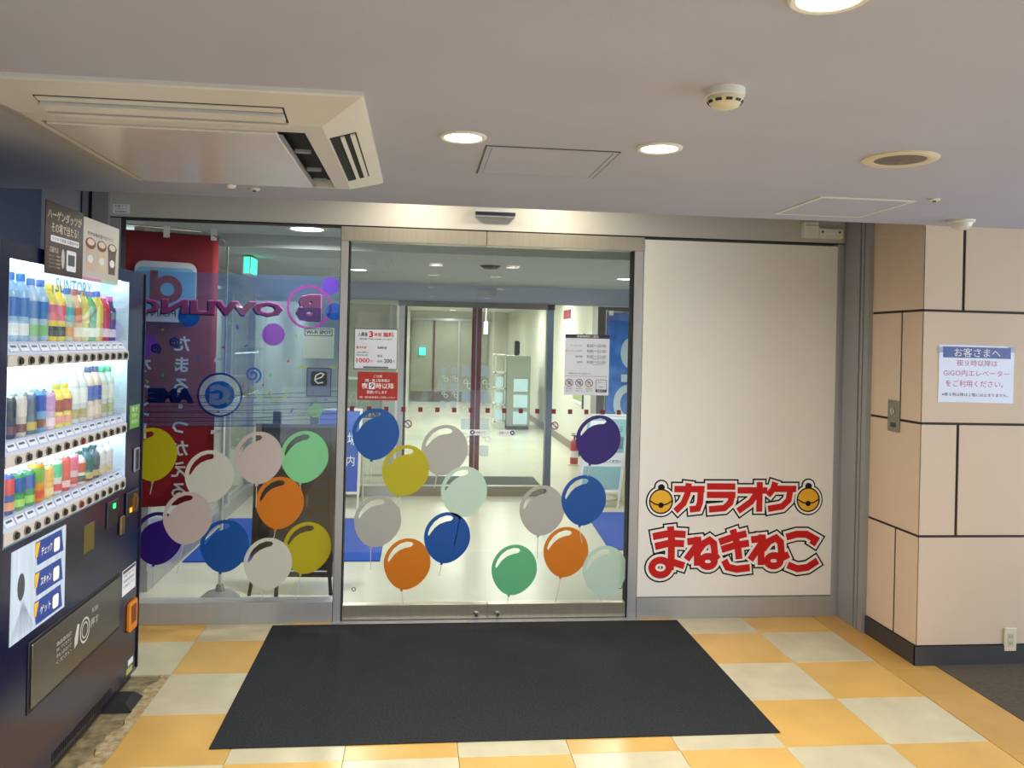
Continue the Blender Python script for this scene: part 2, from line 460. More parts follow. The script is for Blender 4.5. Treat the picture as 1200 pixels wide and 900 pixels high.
# ---- door wall: header, stainless head, sills, frames
hd = structure('trim_2')
MB().box(-2.392, 1.968, .0, .12, 2.304, 2.62).build('header_panel', M_header, hd)
MB().box(-2.392, 1.968, .004, .10, 2.296, 2.304).build('header_gap', M_dark, hd)
sh = structure('trim_3')
MB().box(-1.106, -.262, -.012, .09, 2.212, 2.294).build('stainless_head', M_steel, sh, bevel=.002)
MB().box(-.259, .692, -.012, .09, 2.212, 2.294).build('stainless_head', M_steel, sh, bevel=.002)
wn1 = structure('window_1')
MB().box(-2.392, -1.108, -.015, .09, 0, .122).build('sill', M_alu, wn1, bevel=.002)
MB().box(-2.392, -2.33, -.005, .08, .122, 2.296).build('frame_post', M_alu, wn1)
MB().box(-2.335, -2.328, .0, .078, .122, 2.296).build('gasket', M_dark, wn1)
MB().box(-1.104, -1.062, -.008, .09, .0, 2.212).build('frame_post', M_alu, wn1)
MB().box(-1.108, -1.104, .0, .09, .1, 2.296).build('gasket', M_dark, wn1)
MB().box(-1.062, -1.054, .0, .085, .0, 2.212).build('gasket', M_dark, wn1)
MB().box(-2.33, -1.107, .030, .038, .118, 2.30).build('glass_pane', M_glass2, wn1)
wn2 = structure('window_2')
MB().box(.692, 1.968, -.015, .09, 0, .122).build('sill', M_alu, wn2, bevel=.002)
MB().box(.636, .690, -.008, .09, 0, 2.212).build('frame_post', M_alu, wn2)
MB().box(.628, .636, .0, .085, 0, 2.212).build('gasket', M_dark, wn2)
MB().box(1.918, 1.968, -.008, .09, .122, 2.296).build('frame_post', M_alu, wn2)
MB().box(.692, 1.918, .030, .038, .122, 2.296).build('glass_pane', M_glass2, wn2)
MB().box(-1.11, .70, -.059, .12, -.012, .004).build('door_track', M_alu, structure('trim_4'))
def leaf(n, x0, x1, kx):
    d = structure(n)
    MB().box(x0, x1, .030, .040, .09, 2.225).build('glass_pane', M_glass, d)
    MB().box(x0, x1, .004, .066, .008, .093).build('bottom_rail', M_steel, d, bevel=.002)
    MB().cyl((kx, .004, .035), (kx, -.012, .035), .017, .015, n=16).cyl((kx, -.012, .035), (kx, -.018, .035), .015, .009, n=16).build('lock_cylinder', M_chrome, d, smooth=True)
    return d
door1 = leaf('door_1', -1.054, -.2075, -.272)
door2 = leaf('door_2', -.2045, .628, -.146)

# ---- vestibule and hall beyond the doors
fi = structure('floor_inner')
MB().box(-5, 6, .1, 24, -.05, 0.0).build('polished_floor', M_hall_floor, fi)
ci = structure('ceiling_inner')
MB().box(-2.6, 2.6, .12, .85, 2.33, 2.45).build('vestibule_ceiling', M_ceil_in, ci)
MB().box(-2.6, 2.6, .85, 4.0, 2.243, 2.36).build('vestibule_ceiling', M_ceil_in, ci)
MB().box(-5, 6, 4.16, 24, 2.46, 2.55).build('hall_ceiling', M_hall_ceil, ci)
wi = structure('wall_inner_left')
MB().box(-2.46, -2.40, .62, 4.1, 0, 2.45).build('wall_panel', M_hall_wall, wi)
MB().box(-2.62, -2.56, .1, .68, 0, 2.45).build('wall_inner_corner', M_hall_wall)['kind'] = 'structure'
MB().box(-2.40, -2.33, .62, 4.05, 0, .13).build('sill', M_alu, wi)
MB().box(-2.40, -2.345, .62, 4.05, 2.05, 2.14).build('head_rail', M_alu, wi)
for yy in (.62, 1.7, 2.9, 3.98): MB().box(-2.40, -2.335, yy, yy + .06, .13, 2.05).build('mullion', M_alu, wi)
for yy in (.68, 1.76, 2.96): MB().box(-2.385, -2.379, yy, yy + 1.02 if yy != 1.76 else yy + 1.14, .13, 2.05).build('glass_pane', M_glass2, wi)
wi2 = structure('wall_inner_right')
MB().box(1.99, 2.06, .1, 4.1, 0, 2.45).build('wall_panel', M_hall_wall, wi2)
bk = structure('wall_bulkhead')
MB().box(-2.4, 2.0, 4.0, 4.14, 2.062, 2.47).build('bulkhead', mat('bulkhead_paint', S(190, 196, 216), .6), bk)
# inner glazed screen
scn = structure('door_3')
MB().box(-.87, .80, 3.985, 4.10, 2.005, 2.062).build('head_rail', mat('dull_bronze_alu', S(112, 108, 104), .35, metal=.7), scn)
MB().box(-2.33, -.87, 3.985, 4.10, 2.02, 2.062).build('head_rail', mat('cream_alu', S(186, 182, 164), .4, metal=.2), scn)
MB().box(-.862, -.80, 3.985, 4.10, 0, 2.005).build('frame_post', M_alu, scn)
MB().box(-.80, -.775, 4.0, 4.09, 0, 2.005).build('frame_post', M_black, scn)
MB().box(.722, .79, 3.985, 4.10, 0, 2.062).build('frame_post', mat('blue_grey_alu', S(92, 106, 128), .35, metal=.6), scn)
MB().box(-2.33, -.862, 3.985, 4.09, 0, .105).build('sill', M_alu, scn)
MB().box(-.775, .722, 3.99, 4.09, 0, .105).build('bottom_rail', mat('worn_alu', S(140, 138, 130), .4, metal=.6), scn)
MB().box(-2.33, -.862, 4.04, 4.046, .105, 2.02).build('glass_pane', M_glass, scn)
MB().box(-.775, -.085, 4.04, 4.046, .105, 2.005).build('glass_pane', M_glass, scn)
MB().box(.018, .722, 4.04, 4.046, .105, 2.005).build('glass_pane', M_glass, scn)
MB().box(-.085, -.042, 4.02, 4.06, .105, 2.005).build('meeting_stile', M_maroon, scn)
MB().box(-.030, .018, 4.02, 4.06, .105, 2.005).build('meeting_stile', M_maroon, scn)
MB().box(-.042, -.030, 4.03, 4.05, .105, 2.005).build('stile_seal', M_alu, scn)
# printed stickers on the inner door glass
FI = Frame((0, 4.038, 0), (1, 0, 0), (0, 0, 1))
M_pale = filmmat('pale_blue_film', S(196, 214, 240), (.85, .92, 1.), .55)
M_palering = filmmat('white_film', S(232, 238, 248), (.9, .95, 1.), .8)
for (u0, u1) in ((-.182, -.088), (.022, .118)):
    for v in (1.275, .99, .705, .42): paint(scn, 'sticker', [rect(u0, u1, v, v + .115)], FI, M_pale, .001)
    for v in (1.215, .93, .645): 
        ring(scn, 'ring_sticker', u0 + .042, v, .026, .010, FI, M_palering, .0015, 18); ring(scn, 'ring_sticker', u0 + .085, v - .045, .033, .010, FI, M_palering, .002, 18)
for u0 in (-.406, -.297):
    for v in (1.295, 1.12, .93): paint(scn, 'sticker', [rect(u0, u0 + .06, v, v + .075)], FI, M_pale, .001)
    for v in (1.263, 1.09):
        ring(scn, 'ring_sticker', u0 + .028, v, .018, .007, FI, M_palering, .0015, 16); ring(scn, 'ring_sticker', u0 + .056, v - .031, .022, .007, FI, M_palering, .002, 16)
# hall walls
hw = structure('wall_hall')
MB().box(-.98, -.90, 4.6, 18, 0, 2.5).build('left_wall', M_hall_wall, hw)
MB().box(1.75, 1.83, 6.6, 18, 0, 2.5).build('right_wall', M_hall_wall, hw)
MB().box(1.735, 1.75, 6.6, 18, 0, .12).build('skirting', mat('hall_skirting', S(122, 110, 92), .5), hw)
MB().box(-.9, 1.75, 18, 18.1, 0, 2.5).build('end_wall', M_hall_wall, hw)
MB().box(-2.6, -.98, 11, 11.1, 0, 2.5).build('side_end_wall', M_hall_wall, hw)
MB().box(-2.6, -2.5, 4.1, 11, 0, 2.5).build('side_wall', M_hall_wall, hw)
MB().box(1.83, 4.5, 8.4, 8.5, 0, 2.5).build('dark_end_wall', M_hall_dark, hw)
MB().box(3.4, 3.5, 4.1, 8.4, 0, 2.5).build('far_right_wall', M_hall_dark, hw)
MB().box(1.99, 3.5, 4.1, 4.16, 0, 2.5).build('near_right_wall', M_hall_dark, hw)

# ================================================================== CEILING FIXTURES OUTSIDE
def downlight(x, y, z, label, m, watt, color, r=.077, group=None, name='ceiling_downlight', lit=True):
    t = thing(name, label, 'ceiling light', (x, y, z), group)
    MB().lathe([(r, 0), (r, -.004), (r * .93, -.008), (r * .80, -.006), (r * .76, 0)], (x, y, z), 32, close=False).build('trim_ring', M_white, t, smooth=True)
    MB().lathe([(r * .78, -.001), (r * .76, -.005), (r * .5, -.0065), (.001, -.007)], (x, y, z), 28, close=False).build('lamp', m, t, smooth=True)
    if lit: light_area('lamp_light', (x, y, z - .02), watt, r * 1.5, color, t)
    return t
WARM = (1., .95, .88)
gdl = 'warm ceiling downlights outside the doors'
downlight(-.515, -2.22, CEIL, 'round warm downlight beside the square hatch, nearer the air conditioner', M_lamp, OUT_WATT * 1.55, WARM, group=gdl)
downlight(.147, -2.20, CEIL, 'round warm downlight between the square hatch and the smoke detector', M_lamp, OUT_WATT * 1.55, WARM, group=gdl)
downlight(.114, -3.45, CEIL, 'round warm downlight cut off by the top of the picture', M_lamp, OUT_WATT * .6, WARM, group=gdl)
downlight(-.515, -3.45, CEIL, 'warm downlight on the lobby ceiling seen only as a reflection in the doors', M_lamp, OUT_WATT * .6, WARM, group=gdl)
for yy in (-5.4, -7.6):
    for xx in (-.5, .35):
        downlight(xx, yy, CEIL, 'warm downlight on the lobby ceiling seen only as a reflection in the doors', M_lamp, OUT_WATT, WARM, group=gdl)

for xx, lb in ((-.67, 'warm downlight in the recess lighting the header above left sliding door'), (.12, 'warm downlight in the recess lighting the header above right sliding door')):
    downlight(xx, -.33, 2.62, lb, M_lamp, 6., (1., .90, .70), group=gdl)
# cassette air conditioner
ac = thing('air_conditioner', 'cream ceiling cassette air conditioner with a hanging intake panel', 'air conditioner', (-1.345, -2.03, CEIL))
x0, x1, y0, y1 = -1.885, -.808, -2.665, -1.405
zi = CEIL - .052; zo = CEIL - .012
ix0, ix1, iy0, iy1 = x0 + .13, x1 - .19, y0 + .285, y1 - .06
b = MB()
def ring4(z, a): return [(a[0], a[2], z), (a[1], a[2], z), (a[1], a[3], z), (a[0], a[3], z)]
outer = (x0, x1, y0, y1); mid = (x0 + .05, x1 - .06, y0 + .09, y1 - .02)
inner = (ix0, ix1, iy0, iy1)
levels = [ring4(CEIL, outer), ring4(zo, outer), ring4(zo - .004, (x0 + .006, x1 - .006, y0 + .006, y1 - .006)), ring4(zi, (x0 + .11, x1 - .13, y0 + .20, y1 - .04)), ring4(zi, inner), ring4(CEIL - .005, inner)]
for L4 in levels: b.v += L4
for k in range(len(levels) - 1):
    for i in range(4): j = (i + 1) % 4; b.f.append((k * 4 + i, k * 4 + j, k * 4 + 4 + j, k * 4 + 4 + i))
b.build('bezel', M_acw, ac)
MB().box(ix0, ix1, iy0, iy1, CEIL - .02, CEIL - .004).build('cavity', M_dark, ac)
Fa = Frame((0, 0, zi), (1, 0, 0), (0, -1, 0))          # seen from below, u = x, v = -y
MB().box(ix0 + .012, ix1 - .085, iy0 + .012, iy1 - .012, zi - .006, zi + .008).build('intake_panel', M_acp, ac, bevel=.003)
MB().box(ix1 - .085, ix1 - .075, iy0 + .06, iy1 - .03, zi - .004, zi + .006).build('hinge_rail', M_sash, ac)
for yy in (-2.1, -1.8, -1.6): MB().box(ix1 - .07, ix1 - .02, yy, yy + .02, zi + .002, zi + .012).build('bracket', M_sash, ac)
# front air outlet with louvre on the sloping front bezel
def slope_front(x, t, d):  # t 0..1 down the slope from outer rim to inner, d outwards
    ya, za = y0 + .006, zo - .004; yb, zb = y0 + .20, zi
    n = Vector((0, -(za - zb), -(yb - ya))).normalized()
    return Vector((x, ya + (yb - ya) * t, za + (zb - za) * t)) + n * d
def slope_right(y, t, d):
    xa, za = x1 - .006, zo - .004; xb, zb = x1 - .13, zi
    n = Vector(((za - zb), 0, -(xa - xb))).normalized()
    return Vector((xa + (xb - xa) * t, y, za + (zb - za) * t)) + n * d
def sl(fn, a0, a1, t0, t1, d0, d1, name, m):
    MB().quadbox([fn(a0, t0, d0), fn(a1, t0, d0), fn(a1, t1, d0), fn(a0, t1, d0), fn(a0, t0, d1), fn(a1, t0, d1), fn(a1, t1, d1), fn(a0, t1, d1)]).build(name, m, ac)
sl(slope_front, -1.69, -1.03, .42, .98, -.002, .001, 'outlet_slot', M_dark)
sl(slope_front, -1.685, -1.035, .44, .56, .001, .004, 'louvre', M_acw)
sl(slope_front, -1.685, -1.035, .60, .80, .001, .012, 'louvre', M_acw)
sl(slope_front, -1.69, -1.03, .91, 1.0, .001, .008, 'outlet_lip', M_acw)
sl(slope_right, -2.32, -1.62, .30, .95, -.002, .001, 'outlet_slot', M_dark)
sl(slope_right, -2.31, -1.63, .34, .46, .001, .007, 'louvre', M_acw)
sl(slope_right, -2.31, -1.63, .60, .70, .001, .007, 'louvre', M_acw)
MB().lathe([(.02, 0), (.02, -.006), (.012, -.012), (.001, -.013)], (-1.42, -1.425, zi), 14, close=False).build('screw_cap', M_white, ac)

sd = thing('smoke_detector', 'round cream smoke detector with dark vents on the ceiling', 'smoke detector', (.131, -2.857, CEIL))
MB().lathe([(.050, 0), (.050, -.018), (.046, -.020)], (.131, -2.857, CEIL), 28).build('base', M_white, sd, smooth=True)
MB().lathe([(.046, -.020), (.046, -.030), (.034, -.044), (.018, -.05), (.001, -.05)], (.131, -2.857, CEIL), 28, close=False).build('chamber', M_cream, sd, smooth=True)
for k in range(10):
    t = 2 * math.pi * k / 10 + .2
    c = Vector((.131 + .0425 * math.cos(t), -2.857 + .0425 * math.sin(t), CEIL - .034)); d = Vector((math.cos(t), math.sin(t), -.7)).normalized(); s_ = Vector((-math.sin(t), math.cos(t), 0)); u_ = d.cross(s_)
    MB().quadbox([c - s_ * .008 - u_ * .0035 - d * .004, c + s_ * .008 - u_ * .0035 - d * .004, c + s_ * .008 + u_ * .0035 - d * .004, c - s_ * .008 + u_ * .0035 - d * .004,
                  c - s_ * .008 - u_ * .0035 + d * .002, c + s_ * .008 - u_ * .0035 + d * .002, c + s_ * .008 + u_ * .0035 + d * .002, c - s_ * .008 + u_ * .0035 + d * .002]).build('vent', M_black, sd)
sp = thing('ceiling_speaker', 'round ceiling speaker with cream rim and grey mesh', 'speaker', (.998, -2.213, CEIL))
MB().lathe([(.125, 0), (.125, -.004), (.112, -.010), (.085, -.006), (.083, 0)], (.998, -2.213, CEIL), 40, close=False).build('rim', M_cream, sp, smooth=True)
MB().lathe([(.085, -.002), (.085, -.005), (.05, -.009), (.001, -.010)], (.998, -2.213, CEIL), 40, close=False).build('mesh_grille', mat('grey_mesh', S(112, 106, 100), .7, var=.3, vs=300), sp, smooth=True)
MB().box(.985, 1.011, -2.217, -2.209, CEIL - .0115, CEIL - .0095).build('badge', M_chrome, sp)
def hatch(x0, x1, y0, y1, label, fm, fw):
    t = thing('access_hatch', label, 'hatch', ((x0 + x1) / 2, (y0 + y1) / 2, CEIL))
    MB().box(x0, x1, y0, y0 + fw, CEIL - .004, CEIL).box(x0, x1, y1 - fw, y1, CEIL - .004, CEIL).box(x0, x0 + fw, y0 + fw, y1 - fw, CEIL - .004, CEIL).box(x1 - fw, x1, y0 + fw, y1 - fw, CEIL - .004, CEIL).build('frame', fm, t)
    MB().box(x0 + fw + .003, x1 - fw - .003, y0 + fw + .003, y1 - fw - .003, CEIL - .003, CEIL).build('cover', M_ceil, t)
    return t
hatch(1.08, 1.525, -1.465, -.97, 'square ceiling hatch with a white frame near the pier', M_white, .018)
h2 = hatch(-.428, .03, -2.11, -1.64, 'square grey ceiling hatch between the two warm downlights', M_ceil, .016)
MB().box(-.434, .036, -2.116, -2.110, CEIL - .0022, CEIL).box(-.434, .036, -1.64, -1.634, CEIL - .0022, CEIL).box(-.434, -.428, -2.11, -1.64, CEIL - .0022, CEIL).box(.03, .036, -2.11, -1.64, CEIL - .0022, CEIL).build('shadow_gap', M_base, h2)
ms = thing('motion_sensor', 'white dome sensor on the ceiling edge above the notice wall', 'sensor', (2.055, -1.0, CEIL))
MB().lathe([(.062, 0), (.062, -.010), (.056, -.014)], (2.055, -1.0, CEIL), 28).build('base', M_white, ms, smooth=True)
MB().lathe([(.052, -.014), (.046, -.034), (.026, -.047), (.001, -.05)], (2.055, -1.0, CEIL), 28, close=False).build('dome', mat('milky_dome', S(222, 220, 210), .25), ms, smooth=True)
for (xx, yy, lb) in ((1.569, -1.525, 'small white ceiling sprinkler cap right of the framed hatch'), (-1.397, -1.065, 'small white ceiling cap between the air conditioner and the header')):
    t = thing('sprinkler_cap', lb, 'sprinkler', (xx, yy, CEIL), 'small ceiling caps')
    MB().lathe([(.024, 0), (.024, -.006), (.018, -.009), (.001, -.009)], (xx, yy, CEIL), 20, close=False).build('cap', M_white, t, smooth=True)
    MB().lathe([(.008, -.009), (.008, -.014), (.001, -.014)], (xx, yy, CEIL), 12, close=False).build('nozzle', M_base, t)

# ================================================================== ON THE DOOR WALL
dsn = thing('door_sensor', 'black slot shaped door sensor on the header above the sliding doors', 'sensor', (-.217, 0, 2.40))
MB().box(-.335, -.099, -.05, 0, 2.375, 2.425).build('housing', M_lgrey, dsn, bevel=.004)
MB().box(-.335, -.099, -.056, -.05, 2.385, 2.405).build('lens', M_black, dsn)
eb = thing('junction_box', 'white switch box on the header above the white poster', 'box', (1.725, 0, 2.37))
MB().box(1.677, 1.770, -.055, 0, 2.325, 2.425).build('body', M_white, eb, bevel=.004)
MB().box(1.68, 1.767, -.057, -.055, 2.40, 2.402).build('seam', M_base, eb)
eb2 = thing('emergency_lamp', 'low white emergency unit on the header beside the switch box', 'lamp', (1.855, 0, 2.355))
MB().box(1.776, 1.937, -.04, 0, 2.328, 2.388).build('body', M_white, eb2, bevel=.004)
for xx in (1.80, 1.91): MB().cyl((xx, -.04, 2.366), (xx, -.043, 2.366), .007, n=12).build('screw', M_base, eb2)
MB().box(1.82, 1.895, -.042, -.04, 2.345, 2.36).build('label_plate', M_paper, eb2)
FD = Frame((0, .0, 0), (1, 0, 0), (0, 0, 1))
st = thing('header_sticker', 'tiny white sticker with three lines of print on the header', 'sticker', (-2.33, 0, 2.345))
MB().plate(FD, -2.378, -2.285, 2.321, 2.373, 0, .001).build('sheet', M_paper, st)
for k, s in enumerate(('自動ドア', 'ご注意ください', '管理事務所')): text(st, s, FD, -2.365, -2.298, 2.358 - k * .016, 2.368 - k * .016, M_ink)

# ---- white poster panel with the shop name (mascot left out)
po = thing('shop_poster', 'tall white poster panel with red Japanese lettering and gold bells', 'poster', (1.305, 0, .13))
MB().box(.694, 1.92, -.006, .030, .130, 2.283).build('sheet', M_poster, po)
KX, KZ = 1.226 / 1142, .00104
FP = Frame((.694, -.006, .13), (1, 0, 0), (0, 0, 1))
def pc(x, y): return ((x - 33) * KX, (797 - y) * KZ)
def arc(cx, cy, rx, ry, a0, a1, n=10): return [(cx + rx * math.cos(math.radians(a0 + (a1 - a0) * i / n)), cy - ry * math.sin(math.radians(a0 + (a1 - a0) * i / n))) for i in range(n + 1)]
kata = [
    # ka
    [(238, 172), (408, 172)], [(318, 140), (312, 200), (290, 255), (246, 298)], [(390, 172), (386, 250), (374, 285), (330, 290)],
    # ra
    [(428, 156), (588, 156)], [(428, 205), (590, 205)], [(574, 205), (564, 250), (530, 282), (442, 290)],
    # o
    [(608, 178), (778, 178)], [(735, 132), (735, 300)], [(722, 190), (685, 245), (612, 298)],
    # ke
    [(826, 132), (815, 170), (786, 205)], [(812, 168), (950, 168)], [(918, 170), (908, 235), (870, 272), (790, 286)]]
hira = [
    # ma
    [(120, 448), (210, 430), (304, 436)], [(134, 505), (215, 486), (296, 490)], [(218, 392), (226, 470), (226, 590), (222, 640)],
    arc(165, 628, 50, 43, -10, 350, 22), [(215, 590), (250, 602), (300, 618)],
    # ne
    [(376, 452), (378, 616)], [(320, 478), (396, 470)], [(392, 474), (316, 580)], [(384, 530), (412, 490), (446, 470), (472, 490), (478, 540), (470, 590)], arc(440, 594, 38, 30, 20, 380, 18), [(462, 585), (500, 556)],
    # ki
    [(506, 480), (590, 450), (660, 432)], [(520, 524), (600, 500), (676, 488)], [(582, 410), (612, 500), (622, 578)], [(536, 590), (556, 628), (610, 640), (684, 632)],
    # ne
    [(752, 440), (752, 614)], [(694, 468), (776, 458)], [(770, 464), (690, 584)], [(762, 524), (796, 478), (838, 458), (866, 482), (872, 540), (862, 592)], arc(828, 592, 40, 31, 20, 380, 18), [(850, 588), (914, 556)],
    # ko
    [(902, 452), (960, 436), (1020, 436), (1074, 466), (1056, 496)], [(914, 618), (970, 640), (1030, 632), (1088, 594)]]
M_logored = mat('logo_red', S(198, 36, 34), .5, spec=.15)
for lines, wd, ba in ((kata, 37, 0), (hira, 41, 1)):
    L2 = [[pc(x, y) for x, y in l] for l in lines]
    k = (KX + KZ) / 2
    strokes(po, 'lettering_outline', L2, (wd + 48) * k, 23 * k, FP, M_ink, .0006)
    strokes(po, 'lettering_halo', L2, (wd + 30) * k, 14 * k, FP, M_whiteink, .0018)
for cx in (160, 1026):
    cy = 244 if cx < 500 else 232
    c = pc(cx, cy); c2 = pc(cx, cy - 84)
    for nm, r, m, w in (('bell_outline', 88, M_ink, .0005), ('bell_halo', 80, M_whiteink, .0030)):
        paint(po, nm, [circ(c[0], c[1], r * KX, r * KZ * 1.06)], FP, m, w); paint(po, nm, [circ(c2[0], c2[1], (r - 46) * KX, (r - 46) * KZ)], FP, m, w + .0001)
    paint(po, 'bell_rim', [circ(c[0], c[1], 70 * KX, 70 * KZ * 1.05)], FP, M_ink, .0033)
    paint(po, 'bell', [circ(c[0], c[1], 62 * KX, 62 * KZ * 1.05)], FP, M_gold, .0035)
    paint(po, 'bell_loop', [circ(c2[0], pc(0, cy - 80)[1], 20 * KX, 20 * KZ)], FP, M_ink, .0034)
    strokes(po, 'bell_band', [[pc(cx - 62, cy - 2), pc(cx - 34, cy + 16), pc(cx, cy + 22), pc(cx + 34, cy + 16), pc(cx + 62, cy - 2)]], 8 * KX, 0, FP, M_ink, .0037)
    q = pc(cx, cy + 22); paint(po, 'bell_clapper', [circ(q[0], q[1], 16 * KX, 16 * KZ)], FP, M_ink, .0039)
for lines, wd in ((kata, 37), (hira, 41)):
    L2 = [[pc(x, y) for x, y in l] for l in lines]
    strokes(po, 'lettering', L2, wd * (KX + KZ) / 2, 3 * KX, FP, M_logored, .0034)

# ---- floor mat
mt = tag(MB().box(-1.435, .93, -1.515, -.06, 0.0002, .007).build('entrance_mat', M_mat, bevel=.003), 'large charcoal ribbed entrance mat in front of the sliding doors', 'mat')

# ---- balloon stickers on the glass
BC = {'yellow': S(178, 168, 20), 'white': S(204, 206, 194), 'pale pink': S(196, 182, 178), 'mint green': S(128, 206, 148), 'orange': S(206, 118, 22), 'purple': S(40, 14, 110),
      'blue': S(0, 78, 156), 'grey': S(170, 170, 164), 'pale mint': S(188, 214, 196), 'green': S(98, 180, 128)}
HOLE = [(-.84, .02), (-.80, .26), (-.68, .50), (-.48, .71), (-.22, .84), (.0, .86), (.09, .79), (.02, .68), (-.20, .60), (-.44, .46), (-.62, .26), (-.73, .04), (-.79, -.08)]
BAL = [(-2.14, .961, 'yellow', 10, 'half hidden behind the drinks machine'), (-1.822, .836, 'white', 0, 'over the red banner'), (-1.549, .946, 'pale pink', 5, 'in front of the dark board top'),
       (-1.29, .953, 'mint green', 0, 'at the top right of the left side window'), (-1.424, .686, 'orange', 0, 'in the left side window'), (-1.938, .598, 'pale pink', 0, 'at the foot of the red banner'),
       (-2.099, .482, 'purple', 0, 'beside the drinks machine'), (-1.728, .437, 'blue', 0, 'low in the left side window'), (-1.483, .333, 'white', 0, 'lowest in the left side window'),
       (-1.263, .425, 'yellow', -5, 'at the lower right of the left side window'),
       (-.884, 1.09, 'blue', 0, 'at the top left of the left sliding door'), (-.706, .877, 'yellow', -8, 'on the left sliding door'), (-.48, .999, 'grey', -8, 'at the upper right of the left sliding door'),
       (-.359, .754, 'pale mint', 0, 'in the middle of the left sliding door'), (-.862, .578, 'grey', -5, 'over the blue rug on the left sliding door'), (-.684, .328, 'orange', -3, 'lowest on the left sliding door'),
       (-.453, .482, 'blue', -3, 'low on the left sliding door'), (-.049, .289, 'green', -3, 'lowest on the right sliding door'), (.111, .644, 'grey', 0, 'on the right sliding door'),
       (.363, .705, 'blue', 0, 'over the white sign board on the right sliding door'), (.443, 1.069, 'purple', -10, 'highest on the right sliding door'), (.261, .394, 'orange', -3, 'on the right sliding door'),
       (.503, .28, 'pale mint', 0, 'in the lower right corner of the right sliding door')]
M_string = mat('sticker_string', S(196, 190, 180), .5)
FB = Frame((0, .029, 0), (1, 0, 0), (0, 0, 1))
bout = []
for i in range(40):
    t = 2 * math.pi * i / 40; x, y = math.cos(t), math.sin(t)
    if y < 0: x *= 1 - .14 * (-y) ** 1.5; y *= 1.03
    bout.append((x, y))
bout_i = bout
for i, (bx, bz, cn, rot, where) in enumerate(BAL):
    t = thing('balloon_sticker', f'{cn} balloon sticker {where}', 'sticker', (bx, .029, bz - .16), 'balloon stickers on the glass')
    a = math.radians(-8 + rot); rx, ry = .137, .150
    def tr(p): return (bx + math.cos(a) * p[0] * rx - math.sin(a) * p[1] * ry, bz + math.sin(a) * p[0] * rx + math.cos(a) * p[1] * ry)
    w = .0008 + .0004 * (i % 3)
    m = mat('balloon_' + cn.replace(' ', '_'), BC[cn], .4)
    paint(t, 'balloon', [[tr(p) for p in bout], [tr(p) for p in HOLE]], FB, m, w)
    k0 = tr((0, -1.03)); ln = .075 + .03 * ((i * 7) % 4); dx = (-.012, -.03, .0, .016)[i % 4]
    paint(t, 'knot', [[(k0[0] - .006, k0[1] + .003), (k0[0] + .006, k0[1] + .003), (k0[0] + .009, k0[1] - .010), (k0[0] - .009, k0[1] - .010)]], FB, m, w)
    strokes(t, 'string', [[(k0[0], k0[1] - .008), (k0[0] + dx * .5, k0[1] - ln * .6), (k0[0] + dx, k0[1] - ln)]], .0045, 0, FB, M_string, w)

# ---- small stickers and notices on the sliding doors
M_mar2 = mat('maroon_sticker', S(112, 26, 40), .5)
for dr, xs in ((door1, [-1.025 + .0995 * k for k in range(9)]), (door2, [-.13 + .0995 * k for k in range(8)])):
    for x in xs: paint(dr, 'safety_sticker', [rect(x - .013, x + .013, 1.222, 1.25)], FB, M_mar2, .0005)
for dr, cx in ((door1, -.698), (door2, .176)):
    ring(dr, 'prohibition_sticker', cx, 1.15, .024, .006, FB, M_mar2, .0006, 24)
    strokes(dr, 'prohibition_bar', [[(cx - .016, 1.166), (cx + .016, 1.134)]], .006, 0, FB, M_mar2, .0007)
    paint(dr, 'prohibition_disc', [circ(cx, 1.15, .019)], FB, M_palering, .0004)
for dr, u0, u1, d in ((door1, -.335, -.228, -1), (door2, -.167, -.06, 1)):
    paint(dr, 'arrow_sticker', [rrect(u0, u1, 1.088, 1.122, .005)], FB, M_paper, .0006)
    cx = u0 + .018 if d < 0 else u1 - .018
    paint(dr, 'arrow_disc', [circ(cx, 1.105, .014)], FB, mat('navy_ink', S(28, 34, 90), .5), .0009)
    paint(dr, 'arrow_head', [[(cx + d * .009, 1.105), (cx - d * .005, 1.113), (cx - d * .005, 1.097)]], FB, M_whiteink, .0012)
    text(dr, '自動ドア', FB, min(cx + .022, u0 + .012) if d > 0 else cx + .022, u1 - .012 if d < 0 else cx - .022, 1.098, 1.112, M_ink, .0009)
for dr, x, zs in ((door1, -.99, (.18,)), (door2, .60, (.18,))):
    for z in zs: ring(dr, 'maker_mark', x, z, .013, .005, FB, mat('teal_ink', S(20, 120, 96), .5), .0006, 16)

def sheet(name, label, cat, F, u0, u1, v0, v1, m, thick=.001):
    c = F((u0 + u1) / 2, v0, 0)
    t = thing(name, label, cat, tuple(c))
    MB().plate(F, u0, u1, v0, v1, 0, thick).build('sheet', m, t)
    return t
M_signgrey = mat('sign_white', S(206, 212, 224), .5)
M_frame_d = mat('sign_frame_dark', S(70, 74, 80), .5)
s1 = sheet('parking_fee_sign', 'white parking fee sign with 1000 yen in red on left sliding door', 'sign', FB, -1.021, -.768, 1.468, 1.706, M_signgrey)
paint(s1, 'frame', [rect(-1.021, -.768, 1.468, 1.706), rect(-1.017, -.772, 1.472, 1.702)], FB, M_frame_d, .0014)
text(s1, '入庫後', FB, -1.000, -.944, 1.66, 1.685, M_ink, .0015, .01)
text(s1, '3', FB, -.935, -.912, 1.655, 1.692, M_red, .0015, .03)
text(s1, '時間', FB, -.905, -.865, 1.66, 1.682, M_red, .0015, .01)
text(s1, '無料', FB, -.853, -.793, 1.658, 1.688, M_red, .0015, .02)
text(s1, '（駐車場ご利用のお客様へのご案内）', FB, -.99, -.80, 1.64, 1.650, M_ink)
text(s1, '最大料金', FB, -1.008, -.95, 1.588, 1.603, M_red, .0015, .01)
text(s1, '延長料金', FB, -.885, -.832, 1.588, 1.603, M_ink, .0015, .01)
